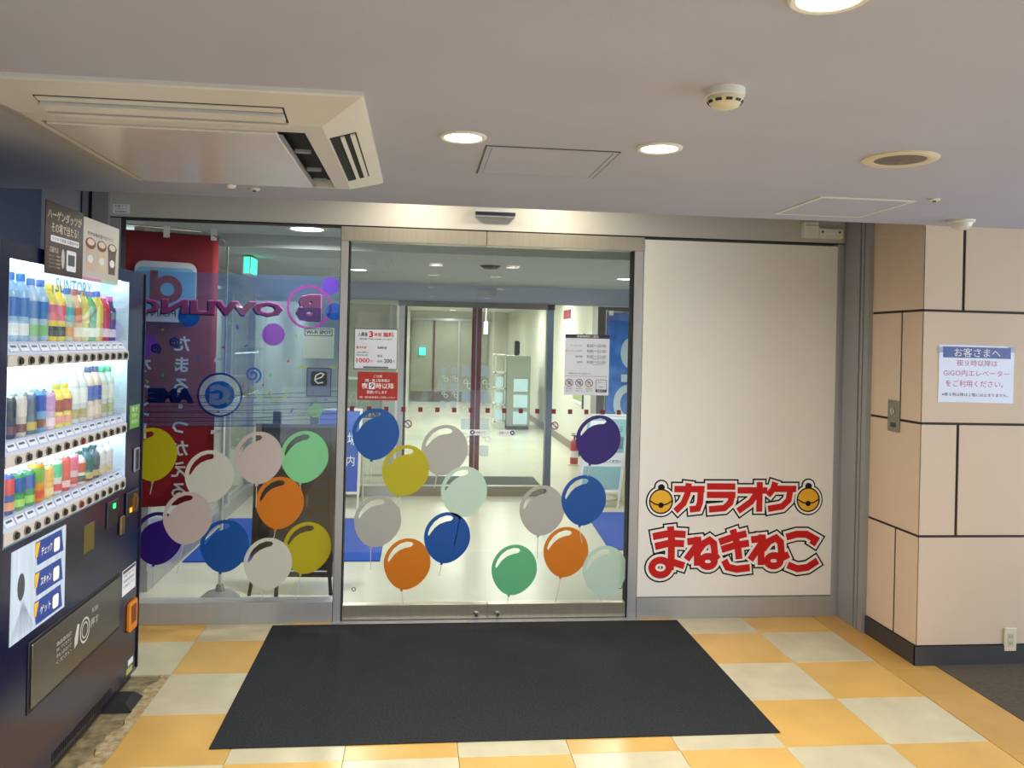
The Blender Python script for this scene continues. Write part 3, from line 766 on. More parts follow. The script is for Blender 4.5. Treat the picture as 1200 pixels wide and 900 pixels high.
text(s1, '入庫から24時間まで', FB, -1.008, -.937, 1.562, 1.571, M_ink); text(s1, '以降繰り返し適用', FB, -1.008, -.94, 1.546, 1.555, M_ink)
text(s1, '普通', FB, -.885, -.857, 1.54, 1.554, M_ink)
text(s1, '1000', FB, -1.006, -.93, 1.506, 1.532, M_red, .0015, .02); text(s1, '円', FB, -.924, -.911, 1.508, 1.521, M_red)
text(s1, '60分', FB, -.885, -.855, 1.508, 1.524, M_ink); text(s1, '200', FB, -.845, -.80, 1.506, 1.53, M_ink, .0015, .02); text(s1, '円', FB, -.796, -.783, 1.508, 1.521, M_ink)
MB().plate(FB, -.965, -.82, 1.476, 1.484, .001, .004).build('clip_bar', M_frame_d, s1)
M_signred = mat('sign_red', S(160, 34, 28), .5)
s2 = sheet('night_notice', 'red notice with white Japanese print and boxed 9 on left sliding door', 'sign', FB, -.996, -.763, 1.287, 1.452, M_signred)
text(s2, 'ご注意', FB, -.905, -.855, 1.420, 1.436, M_whiteink)
text(s2, '2階・屋上駐車場は', FB, -.955, -.81, 1.394, 1.412, M_whiteink, .0015, .003)
text(s2, '夜', FB, -.972, -.936, 1.354, 1.388, M_whiteink, .0015, .004)
paint(s2, 'number_box', [rect(-.930, -.896, 1.352, 1.390)], FB, M_paper, .0014); text(s2, '9', FB, -.924, -.902, 1.356, 1.386, M_ink, .002, .015)
text(s2, '時以降', FB, -.890, -.785, 1.354, 1.388, M_whiteink, .0015, .004)
text(s2, '閉鎖いたします', FB, -.94, -.825, 1.325, 1.344, M_whiteink, .0015, .003); text(s2, '2階・屋外駐車場をご利用ください', FB, -.985, -.777, 1.298, 1.310, M_whiteink)
s3 = sheet('opening_hours_sign', 'white opening hours notice with round ban symbols on right sliding door', 'sign', FB, .228, .500, 1.337, 1.702, M_signgrey)
paint(s3, 'title_bar', [rect(.228, .5, 1.679, 1.702)], FB, mat('navy_bar', S(34, 38, 64), .5), .0014)
text(s3, '営業時間のご案内', FB, .30, .43, 1.683, 1.698, M_whiteink, .002)
for k, (a, bb_) in enumerate((('ゲームコーナー', '8:00～23:00'), ('ボウリング・カラオケ', '9:00～21:00'), ('受付時間', '9:00～21:00'), ('駐車場', '9:00～21:00'))):
    z = 1.628 - k * .033
    text(s3, a, FB, .335 - .0105 * len(a), .335, z, z + .013, M_ink); text(s3, bb_, FB, .362, .478, z - .002, z + .016, M_ink)
    if k > 1: text(s3, '※最終受付20:30まで', FB, .395, .47, z - .010, z - .004, M_ink)
text(s3, '※営業時間は予告なく変更になる場合があります。', FB, .25, .39, 1.462, 1.471, M_ink)
paint(s3, 'rule_line', [rect(.235, .493, 1.450, 1.4515)], FB, M_ink, .0014)
for k, body in enumerate(('酒', '煙', '犬')):
    cx = .258 + k * .061
    ring(s3, 'ban_ring', cx, 1.41, .024, .004, FB, M_mar2, .0018, 24); text(s3, body, FB, cx - .013, cx + .013, 1.398, 1.422, M_ink, .0014)
    strokes(s3, 'ban_bar', [[(cx - .016, 1.426), (cx + .016, 1.394)]], .004, 0, FB, M_mar2, .0020)
    text(s3, '持込禁止', FB, cx - .02, cx + .02, 1.372, 1.380, M_ink); text(s3, 'ご遠慮ください', FB, cx - .022, cx + .022, 1.358, 1.365, M_ink)
paint(s3, 'camera_box', [rrect(.42, .488, 1.355, 1.432, .006), rrect(.423, .485, 1.372, 1.429, .004)], FB, mat('navy_bar', ()), .0014)
text(s3, '防犯カメラ', FB, .432, .476, 1.413, 1.420, M_ink); text(s3, '作動中', FB, .437, .471, 1.384, 1.392, M_ink); text(s3, '監視中です', FB, .43, .478, 1.358, 1.368, M_whiteink, .0018)

# ---- printed film on the left side window, facing inwards (seen mirrored from outside)
FW = BackFrame((0, .0425, 0), (-1, 0, 0), (0, 0, 1))   # u = -x, faces the vestibule
fm = thing('window_film', 'see-through blue window film with reversed bowling and game lettering', 'window film', (-1.71, .0385, 1.12))
M_film = filmmat('blue_film', S(120, 150, 190), (.60, .74, .92), .22, col2=S(90, 120, 180), vs=2.2)
paint(fm, 'sheet', [[(1.112, 1.12), (2.325, 1.12), (2.325, 2.004), (1.112, 2.004)]], FW, M_film, .0004)
M_fpur = filmmat('purple_film', S(150, 70, 170), (.55, .35, .75), .75)
M_fpur2 = filmmat('violet_film', S(128, 74, 190), (.5, .35, .8), .8)
M_fpink = filmmat('pink_film', S(238, 128, 196), (.95, .5, .8), .8)
M_fmag = filmmat('magenta_film', S(186, 56, 150), (.7, .25, .6), .85)
M_fnavy = filmmat('navy_film', S(24, 50, 120), (.1, .2, .5), .9)
M_fblue = filmmat('strong_blue_film', S(20, 86, 170), (.2, .4, .8), .85)
M_fwht = filmmat('milky_film', S(205, 215, 225), (.9, .95, 1.), .45)
M_fyel = filmmat('yellow_film', S(190, 196, 70), (.9, .9, .4), .6)
M_fred = filmmat('red_film', S(190, 70, 60), (.9, .4, .3), .7)
M_fgrn = filmmat('green_film', S(130, 190, 120), (.6, .9, .6), .75)
M_fshadow = filmmat('dark_film', S(40, 24, 70), (.2, .1, .3), .9)
def ff(x): return -x
c = (ff(-1.285), 1.822)
ring(fm, 'letter_ring', c[0], c[1], .128, .013, FW, M_fmag, .0008, 40)
for s, m, w, d in (('shadow', M_fshadow, .0009, .006), ('top', M_fpink, .0012, 0)):
    text(fm, 'B', FW, c[0] - .072 + d, c[0] + .072 + d, c[1] - .078 - d, c[1] + .078 - d, m, w, .07)
paint(fm, 'letter_base', [[(c[0] - .070, c[1] - .079), (c[0] + .055, c[1] - .079), (c[0] + .07, c[1] - .05), (c[0] + .06, c[1] - .004), (c[0] - .070, c[1] - .004)], circ(c[0] - .004, c[1] - .038, .018, .016, 14)], FW, M_fpur2, .0014)
text(fm, 'OWLING', FW, ff(-1.43) + .006, ff(-2.262) + .006, 1.757, 1.843, M_fshadow, .0009, .06)
text(fm, 'OWLING', FW, ff(-1.43), ff(-2.262), 1.764, 1.85, M_fpink, .0012, .05)
c = (ff(-1.778), 1.303)
paint(fm, 'letter_disc', [circ(c[0], c[1], .115)], FW, M_fwht, .0007); ring(fm, 'letter_ring', c[0], c[1], .128, .011, FW, M_fnavy, .0010, 40)
paint(fm, 'letter_disc', [circ(c[0], c[1], .083, .08)], FW, M_fblue, .0011)
text(fm, 'G', FW, c[0] - .058, c[0] + .058, c[1] - .06, c[1] + .06, M_fwht, .0014, .06)
text(fm, 'AME', FW, ff(-1.92) + .004, ff(-2.175) + .004, 1.252, 1.334, M_fshadow, .0009, .07); text(fm, 'AME', FW, ff(-1.92), ff(-2.175), 1.258, 1.338, M_fnavy, .0012, .06)
for x, z, r, m in ((-1.485, 1.658, .065, M_fpur), (-1.165, 1.98, .05, M_fpur2), (-1.14, 1.80, .05, M_fblue), (-1.237, 1.222, .042, M_fgrn), (-2.2, 1.58, .07, M_fpur2), (-1.96, 1.75, .06, M_fblue)):
    z = min(z, 2.0 - r); paint(fm, 'bubble', [circ(ff(x), z, r, n=28)], FW, m, .0010)
def spiral(cx, cz, r0, r1, turns, n=28): return [(cx + (r0 + (r1 - r0) * i / n) * math.cos(2 * math.pi * turns * i / n), cz + (r0 + (r1 - r0) * i / n) * math.sin(2 * math.pi * turns * i / n)) for i in range(n + 1)]
for x, z, r in ((-1.595, 1.422, .048), (-2.04, 1.60, .03), (-2.14, 1.56, .03)):
    strokes(fm, 'spiral', [spiral(ff(x), z, r * .2, r, 1.7)], .011, 0, FW, M_fblue if x > -1.7 else M_fnavy, .0011)
strokes(fm, 'streamer', [[(ff(-1.40 - .03 * k + .025 * math.sin(k * 1.9)), 1.30 + .035 * math.cos(k * 1.9) + .004 * k) for k in range(12)]], .008, 0, FW, M_fyel, .0010)
strokes(fm, 'streamer', [[(ff(-1.12 - .025 * k), 1.44 + .04 * math.sin(k * .9 + .8)) for k in range(10)]], .010, 0, FW, M_fyel, .0010)
for k in range(26):
    x = random.uniform(-2.28, -1.15); z = random.uniform(1.16, 1.72); a = random.uniform(0, 3.1); l = random.uniform(.012, .03)
    strokes(fm, 'confetti', [[(ff(x), z), (ff(x) + l * math.cos(a), z + l * math.sin(a))]], random.uniform(.008, .014), 0, FW, random.choice((M_fred, M_fblue, M_fgrn, M_fyel)), .0013)
for k in range(9):
    z = 1.14 + .022 * k
    strokes(fm, 'sketch_line', [[(1.112, z + .01 * (k % 3)), (1.6, z - .012 + .008 * (k % 2)), (2.32, z - .03 + .012 * (k % 4) * .5)]], .003, 0, FW, M_fshadow, .0009)
ws = thing('wifi_sticker', 'square wireless spot sticker with a framed caption on left side window', 'sticker', (-1.225, .0395, 1.525))
paint(ws, 'sheet', [rect(ff(-1.137), ff(-1.316), 1.525, 1.704)], FW, filmmat('cream_film', S(196, 200, 176), (.8, .85, .75), .7), .0016)
paint(ws, 'caption_frame', [rrect(ff(-1.147), ff(-1.308), 1.655, 1.698, .006), rrect(ff(-1.151), ff(-1.304), 1.659, 1.694, .004)], FW, M_fnavy, .0020)
text(ws, 'Wi-Fi SPOT', Frame((0, .0398, 0), (1, 0, 0), (0, 0, 1)), -1.298, -1.155, 1.666, 1.688, M_fshadow, .0, .03)
qs = thing('black_icon_sticker', 'dark framed sticker with a white looped sign on black square', 'sticker', (-1.22, .0395, 1.305))
paint(qs, 'sheet', [rrect(ff(-1.15), ff(-1.288), 1.305, 1.468, .008)], FW, filmmat('grey_film', S(110, 120, 150), (.5, .55, .7), .7), .0016)
paint(qs, 'frame', [rrect(ff(-1.148), ff(-1.290), 1.303, 1.470, .008), rrect(ff(-1.153), ff(-1.285), 1.308, 1.465, .006)], FW, M_fshadow, .0019)
paint(qs, 'icon_square', [rrect(ff(-1.172), ff(-1.266), 1.365, 1.45, .014)], FW, M_ink, .0021)
strokes(qs, 'icon_loop', [[(-1.245, 1.40), (-1.205, 1.415), (-1.192, 1.432), (-1.21, 1.440), (-1.238, 1.425), (-1.243, 1.398), (-1.226, 1.38), (-1.195, 1.386)]], .007, 0, Frame((0, .0398, 0), (1, 0, 0), (0, 0, 1)), M_whiteink, 0.0)

# ---- red promotional banner on a pole (its print faces the vestibule; characters left out)
bn = thing('promotion_banner', 'tall red promotional flag on a pole, seen from behind through the glass', 'banner', (-1.845, .46, 0))
P0 = Vector((-2.45, .27, 0)); P1 = Vector((-1.90, .455, 0))
wdt = (P1 - P0).length
FG = Frame((P1.x, P1.y, 0), (P0 - P1), (0, 0, 1))     # faces the vestibule, u runs to the left as seen from outside
NX = 14; NZ = 24; cm = MB()
def ripple(u, v): return .012 * math.sin(u * 9 + v * 2.3) * (1 - .3 * v / 2.2)
g0 = []
for j in range(NZ + 1):
    for i in range(NX + 1):
        u = wdt * i / NX; v = .60 + 1.665 * j / NZ
        cm.v.append(tuple(FG(u, v, ripple(u, v))))
for j in range(NZ):
    for i in range(NX): q = j * (NX + 1) + i; cm.f.append((q, q + 1, q + NX + 2, q + NX + 1))
M_flag = mat('red_banner_cloth', S(142, 10, 28), .8, var=.06, vs=4)
nt = M_flag.node_tree
tl = nt.nodes.new('ShaderNodeBsdfTranslucent'); tl.inputs[0].default_value = (*S(190, 16, 40), 1)
mxs = nt.nodes.new('ShaderNodeMixShader'); mxs.inputs[0].default_value = .22
nt.links.new(nt.nodes['Principled BSDF'].outputs[0], mxs.inputs[1]); nt.links.new(tl.outputs[0], mxs.inputs[2]); nt.links.new(mxs.outputs[0], nt.nodes['Material Output'].inputs[0])
cl = cm.build('cloth', M_flag, bn, smooth=True)
md = cl.modifiers.new('thickness', 'SOLIDIFY'); md.thickness = .0012; md.offset = 0
MB().tube([(-1.845, .46, .01), (-1.845, .46, 1.25)], .011, 10).build('pole', M_white, bn, smooth=True)
MB().tube([(-1.845, .46, 1.25), (-1.845, .46, 2.20)], .008, 10).build('upper_pole', M_chrome, bn, smooth=True)
MB().tube([(-1.845, .46, 2.20), (-1.868, .455, 2.245), tuple(FG(.1, 2.285, 0)), tuple(FG(wdt + .02, 2.30, 0))], .006, 8).build('top_arm', M_chrome, bn, smooth=True)
for u in (.03, wdt * .52, wdt - .03): MB().plate(FG, u - .018, u + .018, 2.235, 2.305, -.010, .010).build('loop', M_white, bn)
for v in (1.95, 1.5, 1.05, .68): MB().quadbox([FG(-.055, v - .008, -.004), FG(.02, v - .02, -.004), FG(.02, v + .005, -.004), FG(-.055, v + .006, -.004), FG(-.055, v - .008, .004), FG(.02, v - .02, .004), FG(.02, v + .005, .004), FG(-.055, v + .006, .004)]).build('loop', M_white, bn)
MB().lathe([(.12, 0), (.12, .012), (.08, .045), (.03, .055), (.02, .09), (.02, .0)], (-1.845, .46, 0), 28, close=False).build('base', mat('grey_base', S(130, 130, 128), .6), bn, smooth=True)
# print shows through on the back: placed just proud of the cloth on the glass side, mirrored
FGb = Frame((P1.x, P1.y, 0), (P0 - P1), (0, 0, 1))
def onflag(poly_fn): return poly_fn
M_fl_w = mat('banner_white_print', S(206, 206, 206), .8); M_fl_b = mat('banner_sky_print', S(120, 176, 214), .8); M_fl_r = mat('banner_red_print', S(150, 16, 36), .8); M_fl_k = mat('banner_black_print', S(30, 30, 34), .8)
wb = -.017
paint(bn, 'logo_tile', [rrect(.125, .475, 1.72, 2.085, .05)], FGb, M_fl_w, wb)
paint(bn, 'logo_sky', [rrect(.132, .468, 1.80, 2.05, .04)], FGb, M_fl_b, wb - .0008)
ring(bn, 'logo_letter', .29, 1.918, .085, .045, FGb, M_fl_r, wb - .0016)
paint(bn, 'logo_stem', [rect(.345, .388, 1.84, 2.03)], FGb, M_fl_r, wb - .0018)
text(bn, 'd', FGb, .178, .222, 1.742, 1.80, M_fl_k, wb - .002, .04); text(bn, 'POINT', FGb, .24, .42, 1.752, 1.792, M_fl_k, wb - .002)
vtext(bn, 'dポイント', FGb, .42, 1.60, .11, .135, M_fl_w, wb - .001, .02)
vtext(bn, 'たまる・つかえる', FGb, .20, 1.59, .105, .128, M_fl_w, wb - .001, .02)

# ---- dark folding board behind the side window
bd = thing('dark_board', 'dark brown folding sign board seen from behind inside the left side window', 'sign board', (-1.46, .56, 0))
tb = math.radians(-2.5)
FBd = Frame((-1.675, .56, .135), (math.cos(math.radians(-4)), math.sin(math.radians(-4)), 0), (math.sin(tb) * .0, .10, 1))
M_bd = mat('dark_board_back', S(48, 40, 34), .55, var=.1, vs=12); M_bdf = mat('dark_wood_frame', S(60, 48, 40), .5, var=.2, vs=20, stretch=(1, 1, .1))
MB().plate(FBd, .02, .49, .02, .93, -.008, .008).build('board', M_bd, bd)
for u0, u1, v0, v1 in ((-.005, .03, -.02, .95), (.48, .515, -.02, .95), (.03, .48, .925, .95), (.03, .48, -.02, .012)):
    MB().plate(FBd, u0, u1, v0, v1, -.016, .016).build('frame_bar', M_bdf, bd, bevel=.002)
for u in (.10, .34): MB().plate(FBd, u, u + .05, .93, 1.03, -.03, .014).build('clip', M_black, bd, bevel=.004)
MB().tube([tuple(FBd(.17, .06, .03)), (-1.50, .45, .0)], .013, 8).build('leg', M_black, bd, smooth=True)
MB().tube([tuple(FBd(.02, .06, .0)), (-1.68, .53, .0)], .012, 8).build('leg', M_black, bd, smooth=True)
MB().tube([tuple(FBd(.49, .06, .0)), (-1.17, .53, .0)], .012, 8).build('leg', M_black, bd, smooth=True)
MB().plate(FBd, .33, .345, .42, .50, .008, .012).build('latch', M_chrome, bd)

# ---- rugs
tag(MB().box(-2.31, -.895, 1.34, 2.83, .0003, .009).build('blue_rug', M_bluerug, bevel=.002), 'bright blue rug on the vestibule floor to the left', 'rug')
Fr = Frame((0, 0, 0), (1, 0, 0), (0, 1, 0))
tag(MB().prism([(.91, 1.645), (1.9, 1.645), (1.9, 3.12), (1.0, 3.12)], Fr, .0003, .009).build('blue_rug', M_bluerug), 'bright blue rug in front of the white sign board', 'rug')
tag(MB().prism([(-.72, 4.12), (.78, 4.12), (.78, 5.27), (-.72, 5.27)], Fr, .0003, .008).build('dark_mat', mat('slate_mat', S(66, 72, 80), .95, var=.15, vs=30, bump=.5, bs=300)), 'dark grey mat just behind the inner glass doors', 'mat')

# ---- A-boards and standing signs in the vestibule
def aboard(name, label, F, w, h, face, frame, splay=.30):
    t = thing(name, label, 'sign board', tuple(F(w / 2, 0, -.1)))
    MB().plate(F, .02, w - .02, .17, h - .02, -.004, .004).build('panel', face, t)
    for u0, u1, v0, v1 in ((0, .025, .15, h), (w - .025, w, .15, h), (.025, w - .025, h - .025, h), (.025, w - .025, .15, .175)): MB().plate(F, u0, u1, v0, v1, -.010, .010).build('frame_bar', frame, t, bevel=.002)
    for u in (.015, w - .015):
        MB().cyl(F(u, .16, 0), F(u, 0.0, 0), .011, n=8).build('leg', frame, t)
        top = F(u, h - .02, -.012); MB().cyl(top, Vector((top.x, top.y, 0)) - Vector((F.N.x, F.N.y, 0)).normalized() * splay, .011, n=8).build('rear_leg', frame, t)
    return t
fb = Frame((-1.62, 3.22, .005), (.98, -.05, 0), (0, .22, 1))
ab = aboard('blue_sign_board', 'blue A-frame sign board with a white frame behind the left door post', fb, .44, .98, mat('blue_board_face', S(34, 84, 180), .5, var=.15, vs=5), M_white)
text(ab, '駐車場', fb, .10, .40, .62, .74, M_whiteink, .006); text(ab, 'ご案内', fb, .12, .38, .42, .52, M_whiteink, .006)
fr_ = Frame((.925, 3.32, .005), (.99, -.03, 0), (.13, .12, 1))
ar = aboard('white_sign_board', 'white and teal A-frame sign board partly behind balloon stickers', fr_, .46, .95, M_paper, M_white)
M_teal = mat('teal_print', S(138, 186, 192), .5)
paint(ar, 'teal_block', [rect(.05, .43, .20, .42)], fr_, M_teal, .0055); paint(ar, 'teal_block', [rect(.03, .44, .56, .90)], fr_, M_teal, .0055)
paint(ar, 'photo_block', [rect(.26, .42, .60, .72)], fr_, mat('slate_print', S(96, 120, 132), .5), .006)
paint(ar, 'white_block', [rect(.06, .30, .78, .88)], fr_, M_whiteink, .006)
text(ar, 'お気軽にお越しください', fr_, .08, .42, .455, .49, M_ink, .006, .01); text(ar, 'ご案内はこちら', fr_, .10, .40, .77, .83, M_ink, .0065)
text(ar, 'お問い合わせください', fr_, .27, .42, .185, .2, M_ink, .006)
bn2 = thing('blue_banner', 'tall blue banner with pale circles at right of vestibule', 'banner', (1.55, 3.9, 0))
Fb2 = Frame((1.352, 3.86, 0), (1, .05, 0), (0, 0, 1))
MB().plate(Fb2, .0, .48, .45, 1.985, -.002, .002).build('cloth', mat('blue_banner_cloth', S(34, 92, 186), .7, var=.18, vs=6, col2=S(60, 126, 206)), bn2)
M_bpale = mat('banner_pale_print', S(182, 204, 214), .7)
paint(bn2, 'pale_ring', [circ(.24, 1.02, .16, .20), circ(.24, 1.02, .085, .12)], Fb2, M_bpale, .0026)
paint(bn2, 'pale_drop', [circ(.26, 1.56, .11, .165)], Fb2, M_bpale, .0026); paint(bn2, 'pale_square', [rect(.16, .235, 1.25, 1.33)], Fb2, M_bpale, .0026)
paint(bn2, 'pale_ring', [circ(.28, .66, .15, .15), circ(.28, .66, .08, .08)], Fb2, M_bpale, .0026)
MB().tube([tuple(Fb2(-.012, .02, -.012)), tuple(Fb2(-.012, 2.02, -.012))], .008, 8).build('pole', M_chrome, bn2, smooth=True)
MB().tube([tuple(Fb2(-.012, 2.0, -.012)), tuple(Fb2(.49, 2.0, -.012))], .006, 8).build('top_arm', M_chrome, bn2, smooth=True)
MB().plate(Fb2, .01, .06, 1.96, 2.01, -.015, .004).build('loop', M_white, bn2)
MB().lathe([(.15, 0), (.15, .012), (.03, .04), (.02, .0)], tuple(Fb2(-.012, 0, -.012)), 20, close=False).build('base', M_white, bn2, smooth=True)
# cream pole seen at the right edge
tag(MB().cyl((1.60, 3.75, 0), (1.60, 3.75, 2.0), .028, n=12).lathe([(.06, 0), (.06, .012), (.03, .03)], (1.60, 3.75, 0), 16).build('cream_pole', mat('cream_pole_paint', S(214, 206, 164), .5), smooth=True), 'cream upright pole in front of the blue banner at the door edge', 'pole')
ns = thing('notice_stand', 'small white notice with a navy heading on a chrome hoop stand', 'sign', (-1.31, 5.5, 0))
Fn = Frame((-1.45, 5.5, .36), (1, 0, 0), (0, 0, 1))
MB().plate(Fn, 0, .34, 0, .40, -.006, .006).build('sheet', M_paper, ns)
paint(ns, 'heading', [rect(.0, .34, .32, .40)], Fn, mat('navy_heading', S(32, 52, 110), .5), .007); text(ns, 'お客さまへ', Fn, .06, .29, .335, .39, M_whiteink, .008)
text(ns, '夜9時以降は', Fn, .05, .30, .25, .30, M_red, .007); text(ns, 'ご利用ください', Fn, .04, .31, .17, .22, M_red, .007)
MB().tube([(-1.47, 5.5, 0), (-1.47, 5.5, .88), (-1.455, 5.5, .96), (-1.43, 5.5, .99), (-1.405, 5.5, .96), (-1.39, 5.5, .88), (-1.39, 5.5, .0)], .010, 8).build('hoop', M_chrome, ns, smooth=True)
fe = thing('fire_extinguisher', 'red fire extinguisher on a small stand against the hall wall', 'fire extinguisher', (1.478, 6.3, 0))
MB().lathe([(.085, 0), (.085, .02)], (1.478, 6.3, 0), 20).build('stand', M_cream, fe)
MB().lathe([(.052, .02), (.055, .03), (.055, .30), (.045, .335), (.02, .35), (.016, .36)], (1.478, 6.3, 0), 20).build('cylinder', mat('extinguisher_red', S(178, 22, 26), .3), fe, smooth=True)
MB().lathe([(.0565, .11), (.0565, .20)], (1.478, 6.3, 0), 20, close=False).build('label_band', M_paper, fe, smooth=True)
MB().cyl((1.478, 6.3, .36), (1.478, 6.3, .40), .012, n=10).box(1.44, 1.50, 6.29, 6.31, .395, .41).box(1.435, 1.49, 6.29, 6.31, .42, .43).build('valve_handle', M_black, fe)
MB().tube([(1.49, 6.3, .39), (1.535, 6.29, .36), (1.545, 6.28, .25), (1.54, 6.27, .12)], .008, 8).build('hose', M_black, fe, smooth=True)

# ---- vestibule lights and signs
VG = 'white downlights in the vestibule'
CW = (1., .99, .93)
downlight(-1.36, .44, 2.33, 'bright round downlight seen through the top of the left side window', M_lamp_in, IN_WATT, CW, .13, VG)
downlight(1.19, 2.47, 2.243, 'small white vestibule downlight near the right door edge', M_lamp_in, IN_WATT, CW, .09, VG)
downlight(-1.18, 2.37, 2.243, 'small white vestibule downlight beside the left door post', M_lamp_in, IN_WATT, CW, .09, VG)
for xx, yy, lb in ((-.10, 1.64, 'dark round ceiling sensor in the middle of the vestibule ceiling'),):
    t = thing('ceiling_sensor', lb, 'sensor', (xx, yy, 2.243)); MB().lathe([(.07, 0), (.07, -.012), (.05, -.025), (.001, -.026)], (xx, yy, 2.243), 20, close=False).build('dome', mat('dark_dome', S(70, 70, 66), .4), t, smooth=True)
    MB().lathe([(.085, 0), (.085, -.004), (.071, -.004)], (xx, yy, 2.243), 20, close=False).build('rim', M_base, t)
tag(MB().box(-.06, .16, 3.985, 4.0, 2.14, 2.20).build('name_plate', M_lgrey), 'thin grey plate with a dark border on the bulkhead', 'plate')
M_exit = mat('exit_green', S(40, 210, 160), emis=2.2, ecol=S(60, 230, 180)); 
ex = thing('exit_sign', 'lit green exit sign hanging from the ceiling inside the left side window', 'exit sign', (-1.90, 1.5, 2.10))
MB().box(-1.945, -1.885, 1.38, 1.62, 2.10, 2.235).build('housing', M_white, ex, bevel=.003)
Fx = Frame((-1.885, 1.39, 2.11), (0, 1, 0), (0, 0, 1)); MB().plate(Fx, 0, .22, 0, .115, 0, .004).build('lit_face', M_exit, ex)
Fx2 = Frame((-1.94, 1.38, 2.11), (1, 0, 0), (0, 0, 1)); MB().plate(Fx2, .008, .046, .0, .115, 0, .003).build('lit_edge', M_exit, ex)
text(ex, '非常口', Fx, .02, .20, .03, .09, M_whiteink, .005)
# hall: ceiling lights, far doors, cabinets
HG = 'hall ceiling lights'
HL = ['white hall ceiling light nearest behind the inner right door', 'second nearest hall ceiling light, on the left behind the maroon stiles', 'second nearest hall ceiling light, on the right above the cabinet',
      'hall ceiling light halfway down the hall, on the left', 'hall ceiling light halfway down the hall, on the right', 'hall ceiling light beyond the hanging sign, last but one', 'hall ceiling light just before the far hall doors']
k = 0
for yy, xs in ((6.2, (.5,)), (8.5, (.25, 1.2)), (11.5, (.0, 1.0)), (14.5, (.4,)), (17.0, (.2,))):
    for xx in xs:
        k += 1
        downlight(xx, yy, 2.46, HL[k - 1], M_lamp_hall, HALL_WATT, (.98, 1., .92), .10, HG)
for yy, xx in ((6., -1.6), (8.5, -1.6)):
    downlight(xx, yy, 2.46, ('nearer white ceiling light in the side passage left of inner doors' if yy < 7 else 'farther white ceiling light in the side passage left of inner doors'), M_lamp_hall, HALL_WATT * .8, (.98, 1., .92), .10, HG)
downlight(2.5, 6.0, 2.46, 'white ceiling light over the right hand passage', M_lamp_hall, HALL_WATT * .5, (.98, 1., .92), .10, HG)
for i, yy in enumerate((6.9, 8.0, 10.4)):
    t = thing('ceiling_track', ('grey ceiling track with two dark end caps nearest the inner doors', 'grey ceiling track, middle one of the three in the hall', 'grey ceiling track farthest down the hall')[i], 'ceiling track', (-.35, yy, 2.46), 'ceiling tracks in the hall')
    MB().box(-.65, -.05, yy, yy + .05, 2.445, 2.46).build('rail', mat('track_grey', S(160, 160, 146), .5), t)
    for xx in (-.65, -.08): MB().box(xx, xx + .04, yy, yy + .05, 2.425, 2.445).build('end_cap', M_base, t)
for i, yy in enumerate((7.6, 10.8)):
    t = thing('ceiling_diffuser', ('long grey ceiling air diffuser above the inner right door', 'long grey ceiling air diffuser farther down the hall')[i], 'air vent', (.7, yy, 2.46))
    MB().box(-.1, 1.5, yy, yy + .22, 2.448, 2.46).build('grille', mat('diffuser_grey', S(150, 150, 136), .6), t)
    for q in range(3): MB().box(-.08, 1.48, yy + .04 + q * .06, yy + .06 + q * .06, 2.444, 2.448).build('slat', M_base, t)
hs = thing('hanging_sign', 'small lit hanging sign on the hall ceiling beside the maroon stiles', 'sign', (.45, 9.0, 1.78))
MB().box(.425, .47, 8.85, 9.15, 1.78, 1.98).build('box', mat('lit_pale', S(200, 230, 240), emis=1.6, ecol=S(200, 235, 240)), hs)
MB().cyl((.447, 9, 1.98), (.447, 9, 2.46), .008, n=6).build('rod', M_white, hs)
fd = structure('door_4')
M_fdg = mat('far_door_glass', S(150, 152, 138), .2)
for a, b_ in ((-.86, -.275), (-.225, .40), (.45, 1.2)):
    MB().box(a, b_, 17.93, 17.96, .28, 2.2).build('leaf', M_fdg, fd)
    MB().box(a, b_, 17.92, 17.96, 0.0, .28).build('kick_plate', mat('kick_brown', S(86, 72, 58), .5), fd)
MB().box(-.275, -.225, 17.9, 17.96, 0, 2.2).build('stile', M_maroon, fd); MB().box(-.9, 1.3, 17.9, 17.96, 2.2, 2.26).build('head_rail', M_alu, fd); MB().box(.40, .45, 17.9, 17.96, 0, 2.2).build('stile', M_alu, fd)
x_ = thing('far_exit_sign', 'tiny lit green exit sign over the far hall doors', 'exit sign', (-.56, 17.9, 1.3)); MB().box(-.64, -.48, 17.86, 17.9, 1.26, 1.46).build('lit_face', M_exit, x_)
cb = thing('display_cabinet', 'grey white display cabinet with glass shelves in the hall', 'cabinet', (1.2, 11.2, 0))
M_cabw = mat('cabinet_white', S(210, 212, 200), .4); M_cabg = mat('cabinet_grey', S(150, 156, 146), .4)
MB().box(1.03, 1.47, 10.9, 11.7, .06, 1.40).build('body', M_cabg, cb, bevel=.01)
MB().box(1.04, 1.45, 10.92, 11.68, 0, .06).build('plinth', M_black, cb)
for z in (.10, .42, .72): MB().box(1.15, 1.42, 10.885, 10.9, z, z + .24).build('window_pane', mat('cabinet_pane', S(176, 206, 214), .15, emis=.35, ecol=S(190, 220, 225)), cb)
cb2 = thing('white_rack', 'white open rack of shelves beside the grey cabinet in the hall', 'shelf', (.90, 11.3, 0))
for xx in (.80, .985): MB().box(xx, xx + .025, 11.0, 11.03, .1, 1.42).build('upright', M_cabw, cb2)
for xx in (.80, .985): MB().box(xx, xx + .025, 11.5, 11.53, .1, 1.42).build('upright', M_cabw, cb2)
for z in (.12, .45, .75, 1.05, 1.39): MB().box(.80, 1.01, 11.0, 11.53, z, z + .025).build('shelf_board', M_cabw, cb2)
for z in (.15, .48, .78): MB().box(.83, .97, 11.1, 11.4, z, z + .2).build('back_panel', mat('cabinet_pane', ()), cb2)
MB().box(.78, 1.01, 10.98, 11.55, 0, .12).build('plinth', M_cabw, cb2)
